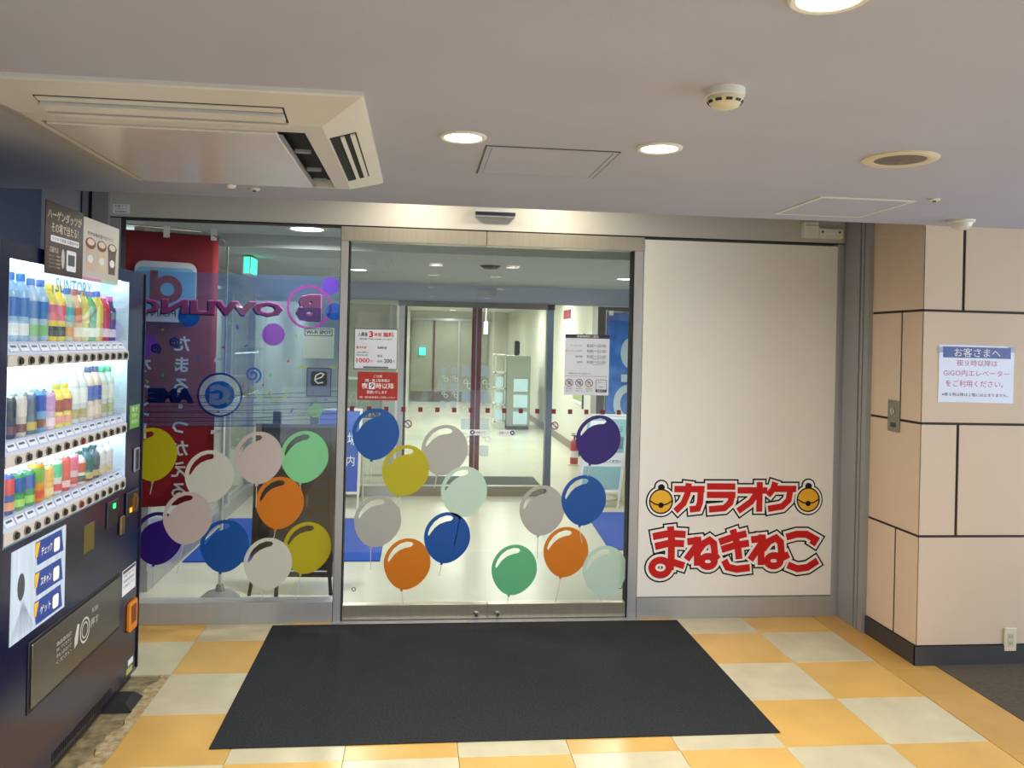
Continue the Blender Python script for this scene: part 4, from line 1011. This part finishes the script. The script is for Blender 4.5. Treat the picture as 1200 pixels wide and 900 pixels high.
tag(MB().box(1.18, 1.26, 11.1, 11.2, 1.40, 1.68).box(1.24, 1.275, 11.08, 11.2, 1.42, 1.66).build('desk_phone', M_black), 'dark upright box standing on the grey display cabinet', 'box')
tag(MB().box(1.735, 1.75, 8.3, 8.9, 2.06, 2.20).build('red_wall_sign', M_mar2), 'dark red sign plate high on the right hall wall', 'sign')
gp = thing('green_poster', 'tall green and white poster on the right hall wall', 'poster', (1.745, 7.4, .8))
MB().box(1.740, 1.748, 7.2, 7.9, .75, 1.75).build('sheet', M_paper, gp)
for z, m in ((.8, S(150, 170, 90)), (1.1, S(176, 190, 110)), (1.4, S(120, 150, 110))): MB().box(1.737, 1.740, 7.22, 7.88, z, z + .24).build('green_block', mat('poster_green_%d' % (z * 10), m, .6), gp)
MB().box(1.728, 1.748, 7.1, 7.13, .7, 1.8).build('edge_strip', M_black, gp)
tag(MB().box(-1.75, -1.2, 8.0, 8.4, 0, 1.05).build('side_counter', mat('sage_paint', S(134, 150, 132), .5), bevel=.02), 'grey green counter in the side passage behind the red notice', 'counter')

# ================================================================== RIGHT WALL ITEMS
FRn = Frame((1.98, -.810, 0), (1, 0, 0), (0, 0, 1))
nt_ = thing('wall_notice', 'white laminated notice with blue heading taped to the panelled wall', 'notice', (2.285, -.81, 1.38))
FRr = Frame((2.072, -.811, 1.383), (1, 0, -.004), (.004, 0, 1))
MB().plate(FRr, 0, .425, 0, .302, 0, .0015).build('sheet', mat('glossy_laminate', S(214, 218, 236), .12, spec=.6, var=.02, vs=4, bump=.25, bs=14), nt_)
M_nblue = mat('notice_blue', S(28, 62, 140), .2, var=.2, vs=10); M_nred = mat('notice_red', S(176, 60, 96), .4)
paint(nt_, 'heading_bar', [rect(.022, .405, .235, .293)], FRr, M_nblue, .002)
text(nt_, 'お客さまへ', FRr, .085, .345, .240, .287, M_whiteink, .0026, .0)
text(nt_, '夜９時以降は', FRr, .10, .33, .192, .225, M_nred, .002); text(nt_, 'GiGO内エレベーター', FRr, .025, .40, .138, .172, M_nred, .002); text(nt_, 'をご利用ください。', FRr, .04, .365, .082, .117, M_nred, .002)
text(nt_, '※夜９時以降は２階には止まりません。', FRr, .02, .395, .032, .050, M_ink, .002)
for u, v in ((.0, .26), (.40, .27)): MB().plate(FRr, u - .012, u + .03, v, v + .03, .0016, .0019).build('tape', filmmat('tape_film', S(220, 222, 230), (.95, .96, .98), .35), nt_)
ks = thing('key_switch', 'steel key switch plate on the side of the panelled pier', 'switch', (1.98, -.565, 1.2))
FKs = Frame((1.98, 0, 0), (0, -1, 0), (0, 0, 1))
MB().plate(FKs, .508, .622, 1.20, 1.372, 0, .008).build('plate', mat('satin_steel', S(150, 146, 138), .35, metal=.8), ks, bevel=.002)
MB().cyl(FKs(.565, 1.312, .008), FKs(.565, 1.312, .016), .020, n=20).build('key_barrel', M_chrome, ks, smooth=True); MB().plate(FKs, .562, .568, 1.298, 1.326, .016, .0165).build('key_slot', M_black, ks)
MB().plate(FKs, .54, .59, 1.225, 1.25, .008, .0095).build('label_plate', M_base, ks)
wo = thing('wall_outlet', 'cream wall outlet plate low on the panelled wall above the baseboard', 'outlet', (2.507, -.81, .07))
FO = Frame((2.507, -.810, .13), (1, 0, 0), (0, 0, 1))
MB().plate(FO, -.036, .036, -.062, .062, 0, .010).build('plate', M_cream, wo, bevel=.004)
MB().plate(FO, -.016, .016, -.036, .036, .010, .012).build('insert', mat('outlet_insert', S(206, 194, 164), .4), wo)
for v in (-.018, .018):
    for u in (-.006, .006): MB().plate(FO, u - .0012, u + .0012, v - .007, v + .007, .012, .0124).build('socket_slot', M_black, wo)

# ================================================================== DRINKS MACHINE
VX = -1.93; VY0 = -2.25; VY1 = -.83; VZ = 1.925
vm = thing('drinks_machine', 'navy blue drinks vending machine with three lit rows of drinks', 'vending machine', (-2.28, -1.54, 0))
WY0, WY1, WZ0, WZ1 = -2.155, -1.052, .952, 1.872
MB().box(-2.63, VX - .12, VY0, VY1, .07, VZ - .01).build('cabinet', M_navy2, vm, bevel=.006)
d = MB()
d.box(VX - .118, VX, VY0, WY0, .07, VZ).box(VX - .118, VX, WY1, VY1, .07, VZ).box(VX - .118, VX, WY0, WY1, WZ1, VZ).box(VX - .118, VX, WY0, WY1, .07, WZ0)
d.build('front_door', M_navy, vm)
for ya, yb in ((VY0 + .004, VY0 + .02), (VY1 - .014, VY1 - .003)): MB().box(VX, VX + .006, ya, yb, .08, VZ - .005).build('door_edge', M_navy2, vm)
FV = Frame((VX, 0, 0), (0, 1, 0), (0, 0, 1))      # u = y, v = z, faces the passage
M_back = mat('display_back', S(205, 228, 242), .5)
MB().box(VX - .12, VX - .112, WY0, WY1, WZ0, WZ1).build('display_back', M_back, vm)
MB().box(VX - .112, VX - .001, WY1 - .004, WY1, WZ0, WZ1).build('display_liner', M_back, vm); MB().box(VX - .112, VX - .001, WY0, WY0 + .004, WZ0, WZ1).build('display_liner', M_back, vm)
M_led = mat('display_led', (.85, .95, 1.), emis=20., ecol=(.78, .95, 1.))
RW = [dict(s0=1.527, s1=1.566, base=1.612), dict(s0=1.205, s1=1.246, base=1.292), dict(s0=.960, s1=1.003, base=1.045)]
M_strip = mat('button_strip_grey', S(186, 182, 176), .5); M_btn = mat('button_black', S(30, 26, 24), .3); M_btnr = mat('button_bezel', S(128, 124, 118), .4)
M_rail = mat('price_rail', S(170, 180, 204), .5); M_card = mat('price_card', S(196, 204, 222), .5); M_cardb = mat('price_blue', S(70, 96, 160), .5)
tops = [WZ1, 1.527, 1.205]
cardm = MB().box(-.0025, .0025, -.031, .031, -.013, .013).mesh('price_card', M_card); bluem = MB().box(-.0005, .0005, -.028, .028, -.003, .003).mesh('price_stripe', M_cardb)
bzm = MB().cyl((-.003, 0, 0), (.004, 0, 0), .0155, n=16).mesh('button_bezel', M_btnr); btm = MB().cyl((.004, 0, 0), (.011, 0, 0), .0125, .011, n=16).mesh('button', M_btn, smooth=True); btr = MB().cyl((.004, 0, 0), (.011, 0, 0), .0125, .011, n=16).mesh('button_lit', mat('button_red', S(110, 26, 22), .3), smooth=True)
inkm = MB().box(-.0004, .0004, -.02, .02, -.004, .004).mesh('price_print', M_frame_d)
RO = Vector(vm.location)
for r, q in enumerate(RW):
    st_ = MB().box(VX - .03, VX + .004, WY0, WY1, q['s0'], q['s1']).build('button_strip', M_strip, vm, bevel=.002)
    MB().quadbox([(VX - .11, WY0, q['s1']), (VX, WY0, q['s1']), (VX, WY1, q['s1']), (VX - .11, WY1, q['s1']), (VX - .11, WY0, q['base'] - .002), (VX - .022, WY0, q['base'] - .002), (VX - .022, WY1, q['base'] - .002), (VX - .11, WY1, q['base'] - .002)]).build('price_rail', M_rail, vm)
    rail = vm.children[-1]
    for i in range(14):
        yy = -2.095 + i * .0752
        for me, nm, par, x, z in ((bzm, 'button_bezel', st_, VX + .004, (q['s0'] + q['s1']) / 2), (btr if (r == 1 and i == 7) or (r == 2 and i == 7) else btm, 'button', st_, VX + .004, (q['s0'] + q['s1']) / 2)):
            o = add_obj(nm, me, par); o.location = Vector((x, yy + (.012), z)) - RO
        o = add_obj('price_card', cardm, rail); o.location = Vector((VX - .009, yy - .006, q['s1'] + .022)) - RO; o.rotation_euler = (0, math.radians(-26), 0)
        o = add_obj('price_stripe', bluem, rail); o.location = Vector((VX - .0035, yy - .006, q['s1'] + .0135)) - RO; o.rotation_euler = (0, math.radians(-26), 0)
        o = add_obj('price_print', inkm, rail); o.location = Vector((VX - .0085, yy - .006, q['s1'] + .027)) - RO; o.rotation_euler = (0, math.radians(-26), 0)
    MB().box(VX - .05, VX - .035, WY0 + .01, WY1 - .01, tops[r] - .014, tops[r] - .004).build('light_strip', M_led, vm)
MB().box(VX - .09, VX - .07, WY0 + .01, WY1 - .01, WZ0 - .0, WZ0 + .003).build('light_strip', M_led, vm)
MB().box(VX - .005, VX - .002, WY0, WY1, 1.612, WZ1).build('display_glass', M_acryl, vm)
MB().box(VX - .005, VX - .002, WY0, WY1, 1.292, 1.527).build('display_glass', M_acryl, vm); MB().box(VX - .005, VX - .002, WY0, WY1, 1.045, 1.205).build('display_glass', M_acryl, vm)
text(vm, 'SUNTORY', FV, -1.80, -1.47, 1.785, 1.838, mat('maker_blue', S(40, 150, 190), .4), -.006, .01)
# lower front: advert, chute, stickers, coin works
def vp(name, u0, u1, v0, v1, w0, w1, m, bevel=0.): return MB().plate(FV, u0, u1, v0, v1, w0, w1).build(name, m, vm, bevel=bevel)
ad = vp('advert_sheet', -2.10, -1.68, .625, .93, 0, .002, mat('advert_white', S(190, 208, 230), .25, var=.12, vs=9, stretch=(1, 6, .5)))
M_adb = mat('advert_blue', S(36, 66, 150), .3)
for k, z in enumerate((.84, .735, .635)):
    paint(ad, 'blue_block', [[(-1.915 + .0 * k, z), (-1.70, z + .0), (-1.72, z + .082 if k != 2 else z + .085), (-1.93, z + .082)]], FV, M_adb, .0026)
    paint(ad, 'yellow_slash', [[(-1.93, z + .03), (-1.915, z + .03), (-1.895, z + .078), (-1.93, z + .078)]], FV, M_gold, .0032)
    text(ad, ('チェック', 'スキャン', 'ゲット')[k], FV, -1.885, -1.80, z + .025, z + .055, M_whiteink, .0032, .01)
    paint(ad, 'white_icon', [rrect(-1.785, -1.735, z + .012, z + .06, .01)], FV, M_whiteink, .0032)
strokes(ad, 'rays', [[(-2.01, .745), (-2.09 + .022 * k, .64)] for k in range(8)], .004, 0, FV, mat('ray_grey', S(150, 168, 190), .4), .0026)
paint(ad, 'bottle_badge', [circ(-2.03, .80, .025, .045)], FV, M_frame_d, .003)
vp('chute_frame', -1.965, -1.098, .345, .592, -.0, .004, M_black, .002)
ch = vp('chute_flap', -1.95, -1.11, .36, .58, .004, .010, mat('smoked_flap', S(74, 72, 66), .22, var=.1, vs=4), .003)
M_grey_ink = mat('grey_ink', S(190, 190, 184), .5)
ring(ch, 'push_mark', -1.50, .478, .050, .008, FV, M_grey_ink, .0110, 24); ring(ch, 'push_mark', -1.50, .478, .032, .006, FV, M_grey_ink, .0110, 24)
paint(ch, 'hand_mark', [[(-1.60, .44), (-1.57, .45), (-1.555, .52), (-1.575, .525), (-1.60, .48)]], FV, M_grey_ink, .0110)
for k, s in enumerate(('商品取出口', '押してください', '手を入れないで', 'ください')): text(ch, s, FV, -1.76, -1.63, .505 - k * .022, .520 - k * .022, M_grey_ink, .0110)
text(ch, 'PUSH', FV, -1.43, -1.37, .52, .54, M_grey_ink, .0110); text(ch, '押す', FV, -1.44, -1.36, .465, .50, M_grey_ink, .0110)
wsk = vp('contact_sticker', -1.055, -.88, .47, .585, 0, .001, M_paper)
paint(wsk, 'heading', [rect(-1.05, -.885, .568, .582)], FV, M_frame_d, .0014)
for k, s in enumerate(('お問い合わせは', '自動販売機管理番号', 'お客様センター')): text(wsk, s, FV, -1.04, -.90, .55 - k * .024, .562 - k * .024, M_ink, .0014)
vp('coin_return', -.99, -.875, .285, .42, 0, .014, mat('coin_orange', S(214, 128, 30), .4), .012)
vp('coin_return_pocket', -.965, -.90, .32, .40, .014, .0155, mat('pocket_brown', S(120, 66, 22), .5))
vp('green_sticker', -1.01, -.88, 1.213, 1.318, 0, .001, mat('sticker_green', S(104, 160, 60), .5))
for k, s in enumerate(('電子', 'マネー', '使えます')): text(vm, s, FV, -.985, -.905, 1.29 - k * .028, 1.308 - k * .028, M_whiteink, .0014)
vp('note_slot', -.952, -.878, 1.01, 1.118, 0, .008, mat('slot_grey', S(120, 124, 132), .4, metal=.4), .004); vp('note_slot_gap', -.93, -.90, 1.02, 1.108, .008, .009, M_black)
vp('coin_slot_plate', -1.045, -.885, .822, .93, 0, .010, M_black, .004)
MB().cyl(FV(-.955, .875, .010), FV(-.955, .875, .018), .040, n=24).build('coin_slot_dish', mat('brass_dish', S(150, 110, 50), .3, metal=.8), vm, smooth=True); vp('coin_slot', -.96, -.95, .85, .90, .018, .0185, M_black)
vp('coin_slot_lamp', -1.01, -.985, .838, .858, .010, .013, mat('amber_glow', S(240, 170, 60), emis=1.2, ecol=S(250, 170, 60)))
vp('bill_panel', -1.27, -1.14, .82, .93, 0, .006, M_black, .003)
vp('ready_lamp', -1.205, -1.185, .895, .915, .006, .009, mat('green_led', S(30, 230, 90), emis=4., ecol=S(30, 240, 100)))
vp('return_lever', -1.12, -1.07, .76, .84, 0, .012, mat('lever_brass', S(120, 104, 66), .35, metal=.7), .004)
vp('yellow_tag', -1.505, -1.40, .775, .885, 0, .001, mat('tag_olive', S(92, 82, 26), .5))
vp('white_slip', -1.955, -1.83, .345, .368, 0, .0012, M_paper)
vp('rating_plate', -.985, -.88, .085, .16, 0, .001, M_frame_d); vp('rating_sticker', -.975, -.90, .09, .115, .001, .0016, mat('plate_yellow', S(180, 176, 90), .5)); vp('rating_sticker', -.955, -.89, .125, .15, .001, .0016, M_paper)
gm = MB().box(0, .004, 0, .008, 0, .03).mesh('vent_slit', M_black)
for k in range(36):
    o = add_obj('vent_slit', gm, vm); o.location = Vector((VX - .002, -1.75 + k * .0165, .085)) - RO
MB().box(VX - .10, VX - .02, VY0 + .02, VY1 - .02, .03, .07).build('kick_rail', M_black, vm)
for yy in (-1.06, -2.15):
    MB().cyl((-1.965, yy, .03), (-1.965, yy, .075), .016, n=12).build('foot_bolt', M_chrome, vm)
    MB().quadbox([(-2.06, yy - .085, -.007), (-1.845, yy - .085, -.007), (-1.845, yy + .085, -.007), (-2.06, yy + .085, -.007), (-2.03, yy - .06, .03), (-1.885, yy - .06, .03), (-1.885, yy + .06, .03), (-2.03, yy + .06, .03)]).build('foot', M_rubber, vm)
    MB().cyl((-2.55, yy, -.007), (-2.55, yy, .075), .02, n=10).build('rear_foot', M_rubber, vm)
# two sign cards standing on the machine top, in front of the face
tp = thing('brown_ice_cream_poster', 'dark brown poster with Japanese lettering on top of the drinks machine', 'poster', (-1.92, -1.76, 1.84))
FT = Frame((-1.921, 0, 0), (0, 1, 0), (0, 0, 1))
MB().plate(FT, -1.935, -1.612, 1.845, 2.095, 0, .003).build('card', mat('poster_brown', S(50, 29, 22), .4, var=.1, vs=6), tp)
M_crem = mat('cream_ink', S(220, 206, 176), .5)
text(tp, 'ハーゲンダッツが', FT, -1.92, -1.63, 2.035, 2.07, M_crem, .0036, .01); text(tp, 'その場で当たる！', FT, -1.89, -1.66, 1.99, 2.025, M_crem, .0036, .01)
paint(tp, 'pale_bar', [rrect(-1.895, -1.65, 1.958, 1.98, .008)], FT, M_paper, .0036); text(tp, 'スマホで簡単 応募受付中', FT, -1.885, -1.66, 1.963, 1.975, M_ink, .0040)
paint(tp, 'machine_icon', [rrect(-1.76, -1.675, 1.865, 1.94, .008)], FT, M_paper, .0036); paint(tp, 'machine_icon', [rect(-1.748, -1.688, 1.885, 1.925)], FT, M_frame_d, .0040)
paint(tp, 'bottle_icon', [circ(-1.79, 1.905, .014, .035)], FT, M_grey_ink, .0036); text(tp, '応募方法', FT, -1.90, -1.83, 1.92, 1.94, M_crem, .0036)
for k in range(4): text(tp, 'キャンペーン実施中', FT, -1.905, -1.81, 1.905 - k * .013, 1.912 - k * .013, M_crem, .0036)
tp2 = thing('white_ice_cream_poster', 'pale poster with three ice cream tubs on top of the drinks machine', 'poster', (-1.92, -1.42, 1.84))
MB().plate(FT, -1.610, -1.232, 1.845, 2.085, 0, .003).build('card', mat('poster_pale', S(196, 188, 178), .4, var=.05, vs=5), tp2)
text(tp2, '好きな味が選べるアイス', FT, -1.57, -1.30, 2.02, 2.036, M_ink, .0036)
for k, (cx, lid, bod) in enumerate(((-1.54, S(120, 36, 36), S(200, 180, 160)), (-1.425, S(126, 40, 40), S(206, 190, 150)), (-1.31, S(70, 26, 24), S(90, 56, 40)))):
    paint(tp2, 'tub', [[(cx - .046, 1.985), (cx + .046, 1.985), (cx + .036, 1.885), (cx - .036, 1.885)]], FT, mat('tub_%d' % k, bod, .5), .0036)
    paint(tp2, 'tub_lid', [circ(cx, 1.99, .05, .022)], FT, mat('tublid_%d' % k, lid, .5), .0040); paint(tp2, 'tub_top', [circ(cx, 1.995, .036, .013)], FT, M_crem, .0044)
    paint(tp2, 'tub_badge', [circ(cx, 1.93, .028, .016)], FT, M_paper, .0044)
paint(tp2, 'brush_stroke', [[(-1.60, 1.872), (-1.40, 1.885), (-1.24, 1.875), (-1.24, 1.862), (-1.42, 1.872), (-1.60, 1.86)]], FT, M_grey_ink, .0042)
paint(tp2, 'colour_strip', [rect(-1.61, -1.42, 1.845, 1.856)], FT, mat('strip_pink', S(200, 130, 180), .5), .0036); paint(tp2, 'colour_strip', [rect(-1.42, -1.232, 1.845, 1.856)], FT, mat('strip_mint', S(170, 210, 190), .5), .0036)

# ---- the drinks: (kind, body, label, band, cap, height, words)
def col(n, c, r=.3): return mat(n, S(*c), r)
blueB = (110, 170, 225); 
R1 = [('bottle', (150, 196, 232), (60, 120, 200), (225, 235, 245), (30, 110, 200), .225, 'blue capped water bottle')] * 3 + \
     [('bottle', (170, 200, 226), (40, 120, 190), (120, 190, 120), (70, 110, 180), .215, 'blue and green water bottle')] * 2 + \
     [('bottle', (236, 212, 60), (220, 110, 120), (40, 36, 40), (240, 214, 50), .205, 'yellow bottle with pink label')] * 2 + \
     [('bottle', (196, 214, 190), (80, 190, 190), (230, 150, 60), (60, 130, 210), .2, 'clear teal labelled bottle'), ('bottle', (230, 190, 150), (214, 120, 60), (240, 230, 220), (220, 110, 90), .2, 'orange juice bottle with white band'),
      ('bottle', (214, 206, 90), (226, 220, 120), (240, 240, 220), (190, 160, 120), .2, 'pale yellow tea bottle'), ('bottle', (80, 170, 90), (40, 140, 70), (235, 240, 235), (130, 120, 190), .2, 'green tea bottle with white band'),
      ('bottle', (222, 206, 50), (232, 214, 40), (240, 240, 200), (40, 100, 200), .205, 'lemon yellow bottle with blue cap'), ('bottle', (214, 60, 60), (200, 30, 44), (240, 230, 230), (230, 210, 210), .2, 'red labelled bottle with white band'),
      ('bottle', (60, 70, 130), (30, 40, 90), (220, 226, 240), (200, 90, 170), .19, 'dark blue bottle with pink cap')]
R2 = [('can', (206, 200, 90), (216, 206, 60), (110, 70, 40), None, .135, 'yellow can with brown base'), ('can', (70, 74, 90), (44, 50, 66), (110, 70, 60), None, .138, 'charcoal coffee can'), ('can', (200, 198, 190), (214, 210, 200), (120, 70, 60), None, .14, 'white coffee can'),
      ('can', (80, 110, 140), (60, 86, 116), (190, 170, 70), None, .14, 'steel blue coffee can'), ('can', (110, 170, 220), (40, 80, 180), (130, 90, 60), None, .15, 'sky blue can with navy top'), ('can', (214, 180, 214), (196, 150, 200), (236, 220, 236), None, .14, 'pale pink can'),
      ('bottle', (232, 214, 80), (170, 60, 60), (230, 150, 130), (210, 190, 70), .16, 'yellow bottle with dark red label')] + [('bottle', (232, 214, 80), (170, 60, 60), (230, 150, 130), (210, 190, 70), .16, 'yellow bottle with dark red label')] + \
     [('bottle', (205, 214, 214), (230, 236, 232), (180, 160, 90), (230, 232, 232), .212, 'clear tall bottle with white label')] * 2 + [('bottle', (222, 200, 180), (50, 80, 180), (230, 210, 190), (30, 40, 90), .215, 'beige tea bottle with blue label')] * 2 + \
     [('bottle', (200, 214, 206), (226, 232, 220), (170, 180, 120), (70, 160, 110), .21, 'clear tall bottle with green cap')] * 2
R3 = [('can', (40, 90, 180), (30, 70, 170), (230, 120, 90), None, .125, 'blue cola can with orange base'), ('can', (40, 80, 170), (200, 50, 60), (226, 150, 110), None, .135, 'blue cola can with red badge')] + \
     [('can', (50, 150, 90), (40, 90, 170), (150, 210, 90), None, .125, 'green and blue soda can')] * 2 + [('can', (226, 150, 60), (120, 170, 70), (220, 90, 60), None, .14, 'orange juice can with green top'), ('can', (236, 200, 120), (232, 170, 70), (240, 220, 160), None, .12, 'pale orange juice can'),
      ('can', (214, 226, 220), (90, 190, 150), (220, 80, 100), None, .13, 'white mint and pink can'), ('can', (224, 80, 100), (230, 60, 80), (240, 200, 205), None, .13, 'red and white patterned can'), ('can', (226, 190, 214), (230, 90, 150), (200, 60, 80), None, .135, 'pink and white can'),
      ('bottle', (226, 220, 220), (206, 50, 50), (80, 80, 90), (40, 60, 50), .13, 'small bottle with red label')] + [('bottle', (60, 84, 110), (40, 60, 86), (200, 190, 130), (50, 60, 70), .135, 'dark blue small bottle')] * 2 + [('bottle', (190, 196, 204), (206, 206, 206), (200, 180, 130), (190, 190, 196), .135, 'silver grey small bottle')] * 2
ORD = 'first second third fourth fifth sixth seventh eighth ninth tenth eleventh twelfth thirteenth fourteenth'.split()
DM = {}
def drink_meshes(k):
    if k in DM: return DM[k]
    kind, body, lab, band, cap, h, _ = k
    R = .0275
    nm = '_'.join(map(str, body + lab))
    parts = []
    if kind == 'bottle':
        prof = [(R * .9, 0), (R, .006), (R, h * .30), (R * .95, h * .34), (R, h * .38), (R, h * .66), (R * .8, h * .78), (R * .42, h * .88), (R * .40, h * .90)]
        parts.append(('body', MB().lathe(prof, n=14).mesh('bottle_body', col('drink_' + nm, body, .15), smooth=True)))
        parts.append(('label', MB().lathe([(R + .0008, h * .36), (R + .0008, h * .64)], n=14, close=False).mesh('bottle_label', col('label_' + nm, lab, .3), smooth=True)))
        parts.append(('label_band', MB().lathe([(R + .0010, h * .08), (R + .0010, h * .26)], n=14, close=False).mesh('bottle_band', col('band_%d_%d_%d' % band, band, .3), smooth=True)))
        parts.append(('cap', MB().lathe([(R * .5, h * .89), (R * .5, h * .985), (R * .44, h)], n=12).mesh('bottle_cap', col('cap_%d_%d_%d' % cap, cap, .4), smooth=True)))
    else:
        prof = [(R * .85, 0), (R, .008), (R, h * .90), (R * .86, h * .97)]
        parts.append(('body', MB().lathe(prof, n=14).mesh('can_body', col('drink_' + nm, body, .25), smooth=True)))
        parts.append(('label', MB().lathe([(R + .0008, h * .48), (R + .0008, h * .86)], n=14, close=False).mesh('can_label', col('label_' + nm, lab, .3), smooth=True)))
        parts.append(('label_band', MB().lathe([(R + .0010, h * .10), (R + .0010, h * .30)], n=14, close=False).mesh('can_band', col('band_%d_%d_%d' % band, band, .3), smooth=True)))
        parts.append(('lid', MB().lathe([(R * .86, h * .965), (R * .86, h), (R * .78, h), (R * .74, h * .985), (.001, h * .985)], n=14, close=False).mesh('can_lid', M_chrome, smooth=True)))
    DM[k] = parts
    return parts
for r, row in enumerate((R1, R2, R3)):
    for i, k in enumerate(row):
        yy = -2.122 + i * .0745; xx = VX - .048; zz = RW[r]['base'] - .0015
        rn = ('top', 'middle', 'bottom')[r]
        side = f'{ORD[i]} from left' if i < 9 else (f'{ORD[13 - i]} from right' if i < 13 else 'at the right end')
        t = thing('drink_' + k[0], f'{k[6]}, {side} in {rn} row of drinks machine', 'drink', (xx, yy, zz), f'drinks in the {rn} row of the drinks machine')
        for nm, me in drink_meshes(k): add_obj(nm, me, t)
